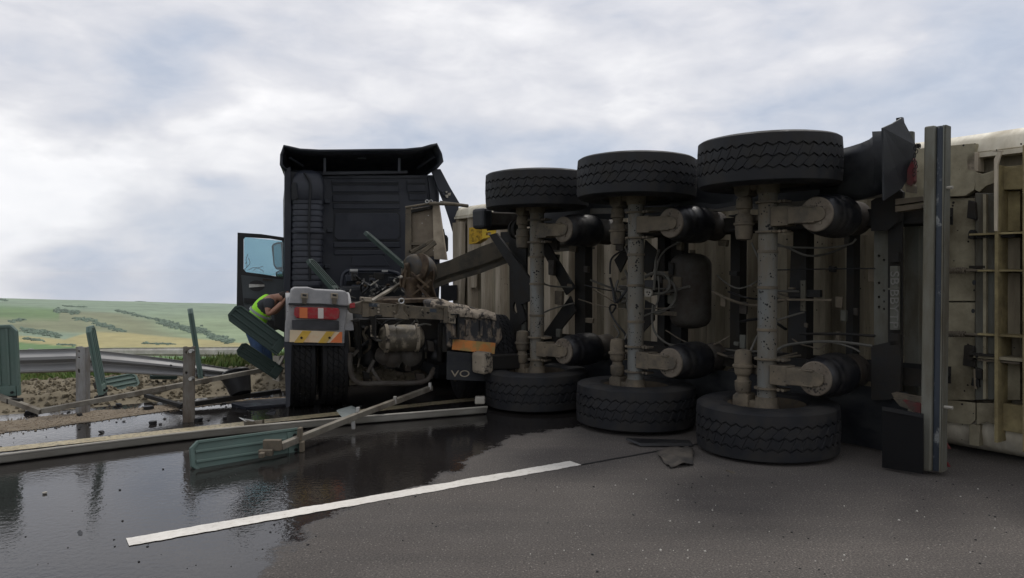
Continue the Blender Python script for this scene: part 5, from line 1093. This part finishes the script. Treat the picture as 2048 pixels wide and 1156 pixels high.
# ---------------------------------------------------------------- anti-glare slats and the bar that carried them
def blade(base, tip, wvec, w_, mt, label, bolts=True, thick=.045):
    base, tip = V(base), V(tip); yy = (tip-base).normalized(); xx = V(wvec); xx = (xx-yy*xx.dot(yy)).normalized(); zz = xx.cross(yy); Ln = (tip-base).length
    m_ = Matrix((xx, yy, zz)).transposed().to_4x4(); m_.translation = base; root = empty('glare_slat', m_, label, 'glare slat', 'green anti-glare slats')
    h = w_/2; q = MB(m_); t_ = thick/2
    ch = .30*w_
    q.poly([(-h, .02, -t_*.35), (-h, Ln-ch*.8, -t_*.35), (-h+ch*.7, Ln, -t_*.35), (h-ch*.7, Ln, -t_*.35), (h, Ln-ch*.8, -t_*.35), (h, .02, -t_*.35)], (0, 0, t_*.7)); q.build('panel', mt, root, bevel=.004)
    # raised rim and ribs
    for x0, x1 in ((-h, -h+.10*w_), (h-.10*w_, h), (-h*.40, -h*.22), (h*.22, h*.40)):
        q = MB(m_); q.bb(x0, x1, .0 if abs(x0)+abs(x1) > 1.5*h else .10, Ln-ch*(.8 if abs(x0)+abs(x1) > 1.5*h else .45), -t_, t_); q.build('rib', mt, root, bevel=.005)
    q = MB(m_); q.bb(-h+.12*w_, h-.12*w_, .0, .09, -t_*.9, t_*.9); q.build('foot_block', mt, root, bevel=.006)
    q = MB(m_)
    for s_ in (-1, 1): q.add([(s_*h, Ln-ch*.8, z) for z in (-t_, t_)]+[(s_*(h-ch*.7), Ln, z) for z in (-t_, t_)]+[(s_*(h-.10*w_), Ln-ch*.85, z) for z in (-t_, t_)]+[(s_*(h-ch*.8), Ln-.025, z) for z in (-t_, t_)], [(0, 1, 3, 2), (4, 6, 7, 5), (0, 2, 6, 4), (1, 5, 7, 3), (0, 4, 5, 1), (2, 3, 7, 6)])
    q.bb(-h+ch*.7, h-ch*.7, Ln-.025, Ln, -t_, t_); q.build('rim', mt, root, bevel=.003)
    if bolts:
        q = MB(m_)
        for s_ in (-1, 1): q.cyl((s_*h*.5, .035, -t_-.014), (s_*h*.5, .035, t_+.014), .012, n=8)
        q.bb(-h*.7, h*.7, -.03, .0, -.02, .02); q.build('bolt_strip', M['darksteel'], root)
    return root
GR, GD = M['green'], M['greend']
blade(P(12, 792, 6.75), P(5, 650, 6.72), (1, .25, 0), .235, GR, 'wide green slat standing upright at the left edge on the dusty bar')
blade(P(206, 787, 7.05), P(180, 652, 7.0), (-.30, .95, 0), .20, GR, 'narrow upright green slat just right of the first steel post')
blade(P(402, 757, 7.75), P(380, 617, 7.7), (-.415, 1, 0), .18, GR, 'green slat seen edge-on like a thin leaning stick behind the second post', thick=.05)
blade(P(196, 776, 8.4), P(276, 760, 8.7), (-.1, .7, .75), .20, GR, 'green slat lying on its side on the soil beside the upright narrow one')
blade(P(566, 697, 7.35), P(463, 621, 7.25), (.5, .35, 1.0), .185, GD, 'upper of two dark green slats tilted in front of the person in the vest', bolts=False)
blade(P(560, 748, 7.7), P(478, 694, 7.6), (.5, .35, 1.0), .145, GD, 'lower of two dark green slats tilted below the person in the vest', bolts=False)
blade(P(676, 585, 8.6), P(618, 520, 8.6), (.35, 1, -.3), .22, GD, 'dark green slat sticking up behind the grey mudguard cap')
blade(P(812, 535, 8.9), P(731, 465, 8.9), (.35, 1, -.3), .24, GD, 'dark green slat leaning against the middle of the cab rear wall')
fb_ = blade(P(596, 884, 5.85), P(381, 915, 5.30), (-.05, .25, 1), .225, GR, 'green slat lying in the foreground on the wet road below the fallen rail')
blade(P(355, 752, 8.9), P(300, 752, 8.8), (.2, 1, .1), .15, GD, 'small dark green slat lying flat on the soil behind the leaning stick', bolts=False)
q = MB(); q.bar(P(560, 893, 5.60), P(712, 832, 6.55), .05, .05); q.bar(P(712, 832, 6.55), P(862, 776, 7.75), .05, .05); fbar = q.build('square_bar', M['bartube'], label='tan square tube running from the foreground slat up towards the trailer', cat='metal bar', bevel=.004)
q = MB(); q.box(P(545, 890, 5.55), (.13, .05, .08)); q.box(P(532, 905, 5.50), (.10, .05, .045)); q.box(P(524, 910, 5.45), (.035, .06, .035)); q.build('bar_clamp', M['dusty'], fbar, bevel=.005)
q = MB(); q.box(P(600, 868, 5.8), (.03, .06, .10)); q.box(P(604, 893, 5.8), (.03, .06, .08)); q.build('bar_clamp', M['dusty'], fbar, bevel=.005)
for px, py, d in ((716, 822, 6.6), (707, 850, 6.5), (790, 800, 7.1), (860, 772, 7.7)):
    q = MB(); q.box(P(px, py, d), (.03, .04, .07)); q.build('bar_tab', M['steelshine'], fbar, bevel=.004)
q = MB(); q.bar(P(-60, 762, 6.9), P(0, 794, 6.7), .05, .045); q.bar(P(0, 794, 6.7), P(82, 824, 6.6), .05, .045); q.bar(P(82, 822, 6.6), P(330, 776, 7.2), .05, .045); q.bar(P(330, 776, 7.2), P(556, 734, 8.0), .05, .045); q.bar(P(556, 734, 8.0), P(568, 712, 8.05), .05, .02)
b1 = q.build('square_bar', M['bartube'], label='kinked tan square tube running low behind the two steel posts', cat='metal bar', bevel=.004)
for px, py, d in ((30, 802, 6.68), (204, 797, 7.0), (405, 762, 7.55)):
    q = MB(); q.box(P(px, py, d), (.12, .06, .05)); q.build('bar_clamp', M['darksteel'], b1, bevel=.006)
q = MB(); q.bar(P(292, 791, 8.2), P(366, 812, 7.6), .05, .04); q.bar(P(366, 811, 7.6), P(560, 782, 8.3), .06, .05); q.build('bent_bar', M['darksteel'], label='dark bent flat bar lying between the second post and the tyres', cat='metal bar', bevel=.004)
q = MB(); q.bar(P(292, 792, 8.25), P(368, 768, 8.0), .03, .03); q.build('flat_strip', M['dusty'], label='thin strip lying across the soil right of the first post', cat='metal strip')
# ---------------------------------------------------------------- wreckage on the road
def crate(name, label, cat, polys, mt, rough=.0, bevel=.006, group=None):
    q = MB()
    for pts, th in polys: q.poly([P(*p) for p in pts], th)
    if rough: q.rough(rough, 9)
    return q.build(name, mt, None, label=label, cat=cat, bevel=bevel, group=group)
q = MB(); a = P(470, 745, 8.1); b = P(482, 788, 8.0); q.lathe(a, b-a, [(0, .12), (.01, .155), (.03, .165), (.05, .15), (.12, .135), ((b-a).length, .105)], 22); q.v = [p+NZ.noise_vector(p*5)*.01 for p in q.v]; q.build('bucket_housing', M['blackplastic'], smooth=35, label='black round plastic housing lying tilted under the dusty bar', cat='broken part')
crate('plastic_tray', 'flat black plastic fairing lying in front of the left twin tyres', 'broken part', [([(462, 806, 7.75), (492, 814, 7.6), (572, 808, 7.8), (572, 796, 8.2), (500, 800, 8.1)], (0, .02, -.06))], M['snork'], .008)
crate('metal_hoop', 'curved shiny metal band standing by the edge line', 'broken part', [([(486, 838, 6.65), (495, 842, 6.6), (508, 843, 6.6), (524, 840, 6.65), (524, 857, 6.6), (505, 860, 6.55), (488, 858, 6.6)], (.01, .04, 0))], mat('brown_metal_band', (.14, .12, .09), .35, .6, dirt=(.06, .05, .035)), .004)
crate('metal_hoop_edge', 'bright torn strip on top of the curved metal band', 'broken part', [([(477, 835, 6.7), (486, 838, 6.65), (508, 841, 6.6), (508, 843, 6.6), (490, 843, 6.6)], (0, .02, 0))], M['steelshine'])
crate('black_fragment', 'black jagged plastic piece in the puddle before the twin tyres', 'broken part', [([(530, 828, 7.0), (545, 818, 7.1), (552, 822, 7.1), (548, 832, 6.95)], (0, .03, 0))], M['blackplastic'], .01)
crate('rail_clamp', 'grey plastic clamp lying on the edge line beside the tan bar', 'broken part', [([(672, 822, 6.9), (700, 814, 7.0), (712, 820, 6.95), (710, 830, 6.9), (684, 836, 6.8)], (0, .08, 0))], mat('grey_clamp', (.16, .18, .17), .5), .006)
q = MB(); c0_, c1_, c2_, c3_ = G(1310, 906), G(1388, 900), G(1386, 932), G(1340, 938)
def flp(u, v):
    p = (c0_*(1-u)+c1_*u)*(1-v)+(c3_*(1-u)+c2_*u)*v; return p+V((0, 0, .008+.025*sin(pi*u)*(1-v)+.05*abs(NZ.noise(p*7))))+NZ.noise_vector(p*12)*.012
q.grid(flp, 14, 10); o_ = q.build('rubber_flap', mat('mud_brown_rubber', (.10, .085, .068), .7, dirt=(.025, .023, .022), damt=.5), label='torn brown-black flap under the rear lower tyre', cat='broken part', smooth=50); md = o_.modifiers.new('thick', 'SOLIDIFY'); md.thickness = .006
crate('black_sliver', 'long dark sliver lying behind the torn brown flap', 'broken part', [([(1250, 880, 6.1), (1380, 885, 6.0), (1385, 892, 5.95), (1280, 893, 5.95)], (0, .02, .02))], M['blackplastic'], .01)
crate('wire_piece', 'small bent metal strip in front of the rear lower tyre', 'broken part', [([(1452, 941, 5.25), (1462, 944, 5.22), (1484, 952, 5.15), (1480, 957, 5.1), (1468, 952, 5.15)], (0, 0, .008))], M['dusty'], .004, .002)
crate('black_fragment', 'dark plastic scrap on the wet road at the left edge', 'broken part', [([(-5, 984, 4.80), (20, 978, 4.9), (26, 985, 4.8), (22, 995, 4.68), (0, 996, 4.66)], (0, .0, .015))], M['blackplastic'], .01)
crate('black_stone', 'black lump on the wet road left of the lane marking', 'broken part', [([(151, 1072, 3.98), (156, 1068, 4.0), (162, 1073, 3.98), (161, 1080, 3.92), (153, 1080, 3.92)], (0, .02, .02))], M['blackplastic'], .004)
sc_l = [((297, 819), 9, 'black shard in the wet shoulder just below the thin strip'), ((306, 848), 7, 'flat black shard between the edge line and the second post'), ((240, 812), 6, 'dark shard on the water behind the gravel'), ((449, 838), 5, 'black cube-like shard right of the second post'), ((62, 828), 10, 'dark twisted shard by the kink of the bar'), ((160, 832), 6, 'dark lump at the foot of the first post'), ((205, 866), 5, 'small black shard on the shoulder below the gravel'), ((395, 843), 9, 'dark shard at the foot of the second post'), ((497, 842), 4, 'tiny dark chip beside the metal band'), ((90, 988), 4, 'pale chip on the wet road left of the foreground slat')]
for (px, py), r_, lb in sc_l:
    c = G(px, py); q = MB(); s_ = r_/F*c.y*1.2
    q.poly([c+V((s_*cos(a)*random.uniform(.5, 1.2), s_*sin(a)*random.uniform(.4, 1)*1.3, .003)) for a in [k*pi/3 for k in range(6)]], (random.uniform(-.02, .02), 0, s_*.6)); q.build('plastic_shard', M['blackplastic'] if 'pale' not in lb else M['galvwhite'], label=lb, cat='debris', group='broken shards on the road')

# ---------------------------------------------------------------- person leaning into the cab
DP = 10.6
per = empty('person', Matrix.Translation(P(520, 760, DP)), 'person in a yellow-green hi-vis vest and blue jeans bending down by the open cab door', 'person')
def skin(name, joints, edges, mt, root=0, sub=2):
    inv = WM[per.name].inverted(); me_ = bpy.data.meshes.new(name); me_.from_pydata([inv@V(j[0]) for j in joints], edges, []); me_.materials.append(mt)
    o_ = bpy.data.objects.new(name, me_); col.objects.link(o_); o_.parent = per
    sk = o_.modifiers.new('skin', 'SKIN'); sk.use_smooth_shade = True; me_.skin_vertices if False else None
    for i, j in enumerate(joints): r_ = j[1]; me_.skin_vertices[0].data[i].radius = (r_, r_) if not isinstance(r_, tuple) else r_
    me_.skin_vertices[0].data[root].use_root = True; sb = o_.modifiers.new('smooth', 'SUBSURF'); sb.levels = sub; sb.render_levels = sub; WM[o_.name] = WM[per.name]; return o_
def Q(px, py, dd=0): return P(px, py, DP+dd)
skinm = mat('skin', (.30, .155, .10), .5, var=.1, bump=0); hair = mat('dark_hair', (.02, .014, .01), .7, bump=.3); tee = mat('charcoal_tee', (.035, .037, .042), .85); jeans = mat('blue_jeans', (.04, .075, .15), .85, var=.35, vscale=8); vest = mat('hivis_vest', (.34, .80, .03), .6, var=.08); band = mat('grey_reflective_band', (.28, .31, .27), .4, bump=0)
# body: one continuous figure
J = [(Q(512, 652), .115), (Q(518, 634), .115), (Q(528, 614), .125), (Q(540, 599), .10), (Q(553, 594), .055), (Q(563, 594), .075), (Q(570, 597), .07),
     (Q(506, 668, -.10), .085), (Q(516, 700, -.12), .062), (Q(519, 730, -.05), .048), (Q(519, 756, -.04), .042), (Q(529, 760, -.10), .04),
     (Q(514, 668, .12), .085), (Q(532, 698, .15), .062), (Q(538, 728, .20), .048), (Q(538, 754, .22), .042), (Q(548, 757, .18), .04),
     (Q(537, 604, -.17), .062), (Q(536, 631, -.22), .046), (Q(553, 616, -.20), .036), (Q(565, 604, -.14), .030),
     (Q(541, 602, .17), .06), (Q(548, 628, .24), .044), (Q(562, 612, .14), .034), (Q(571, 600, .05), .03)]
E = [(0, 1), (1, 2), (2, 3), (3, 4), (4, 5), (5, 6), (0, 7), (7, 8), (8, 9), (9, 10), (10, 11), (0, 12), (12, 13), (13, 14), (14, 15), (15, 16), (3, 17), (17, 18), (18, 19), (19, 20), (3, 21), (21, 22), (22, 23), (23, 24)]
body = skin('body', [J[i] for i in range(len(J))], E, skinm)
# clothing over the same joints, a little larger
def sub_(ids, grow): mp_ = {a: i for i, a in enumerate(ids)}; return [(J[a][0], J[a][1]+grow) for a in ids], [(mp_[a], mp_[b]) for a, b in E if a in mp_ and b in mp_]
j_, e_ = sub_([0, 7, 8, 9, 10, 12, 13, 14, 15], .016); skin('jeans', j_, e_, jeans)
j_, e_ = sub_([3, 17, 21], .02); j_ += [(Q(537, 622, -.21), .062), (Q(546, 618, .22), .06), (Q(526, 616), .14), (Q(512, 646), .132)]; e_ += [(1, 3), (2, 4), (0, 5), (5, 6)]; skin('tee_shirt', j_, e_, tee)
j_ = [(Q(509, 649), .150), (Q(517, 632), .152), (Q(528, 613), .160), (Q(538, 600), .118), (Q(543, 598), .09)]; vo_ = skin('hivis_vest', j_, [(0, 1), (1, 2), (2, 3), (3, 4)], vest)
for a, b, r_ in ((Q(511.5, 645), Q(513.5, 641), .158), (Q(520, 628.5), Q(522.5, 624.5), .166)):
    q = MB(); q.lathe(a, b-a, [(0, r_-.006), (.001, r_), ((b-a).length, r_), ((b-a).length+.001, r_-.006)], 24); q.build('reflective_band', band, per, smooth=40)
q = MB(); ico(q, Q(565, 592), .095, .9); q.rough(.008, 9); ho = q.build('hair', hair, per, smooth=180); sb = ho.modifiers.new('s', 'SUBSURF'); sb.render_levels = 1; sb.levels = 1
def finger_hand(c, dr, side):
    d = V(dr).normalized(); s_ = V(side).normalized(); u_ = d.cross(s_); q = MB(); q.box(c, (.07, .07, .03), Matrix((s_, d, u_)).transposed())
    for k in range(4):
        b0 = c+d*.035+s_*(-.028+.019*k); q.tube([b0, b0+d*.03+u_*.005, b0+d*.05+u_*.02, b0+d*.06+u_*.035], .0085, 6)
    b0 = c-d*.01+s_*.035; q.tube([b0, b0+s_*.025+d*.02, b0+s_*.03+d*.045], .010, 6); return q
finger_hand(Q(568, 601, -.14), (.5, 0, .6), (0, 1, 0)).build('hand', skinm, per, smooth=50); finger_hand(Q(572, 597, .04), (.4, 0, .7), (0, 1, 0)).build('hand', skinm, per, smooth=50)
q = MB(); q.box(Q(573, 592, -.05), (.02, .14, .07)); q.build('phone_camera', M['blackplastic'], label='small black phone held up by the bending person', cat='phone', bevel=.005)
q = MB()
for px, py, dd in ((524, 760, -.08), (543, 757, .20)): q.box(Q(px, py-1, dd), (.27, .10, .09)); 
q.build('shoes', M['blackplastic'], per, bevel=.03)
# near-field haze for the far slope is one even volume round everything
if HAZE:
    q = MB(); q.bb(-2050, 2050, -2050, 2050, -110, 4.2)
    hm = bpy.data.materials.new('air_haze'); hm.use_nodes = True; t = hm.node_tree; t.nodes.clear(); o = N(t, 'ShaderNodeOutputMaterial'); pv = N(t, 'ShaderNodeVolumePrincipled'); pv.inputs['Density'].default_value = HAZE; pv.inputs['Color'].default_value = (.93, .96, 1, 1); pv.inputs['Anisotropy'].default_value = .2
    t.links.new(pv.outputs[0], o.inputs['Volume']); q.build('haze', hm, kind='stuff')
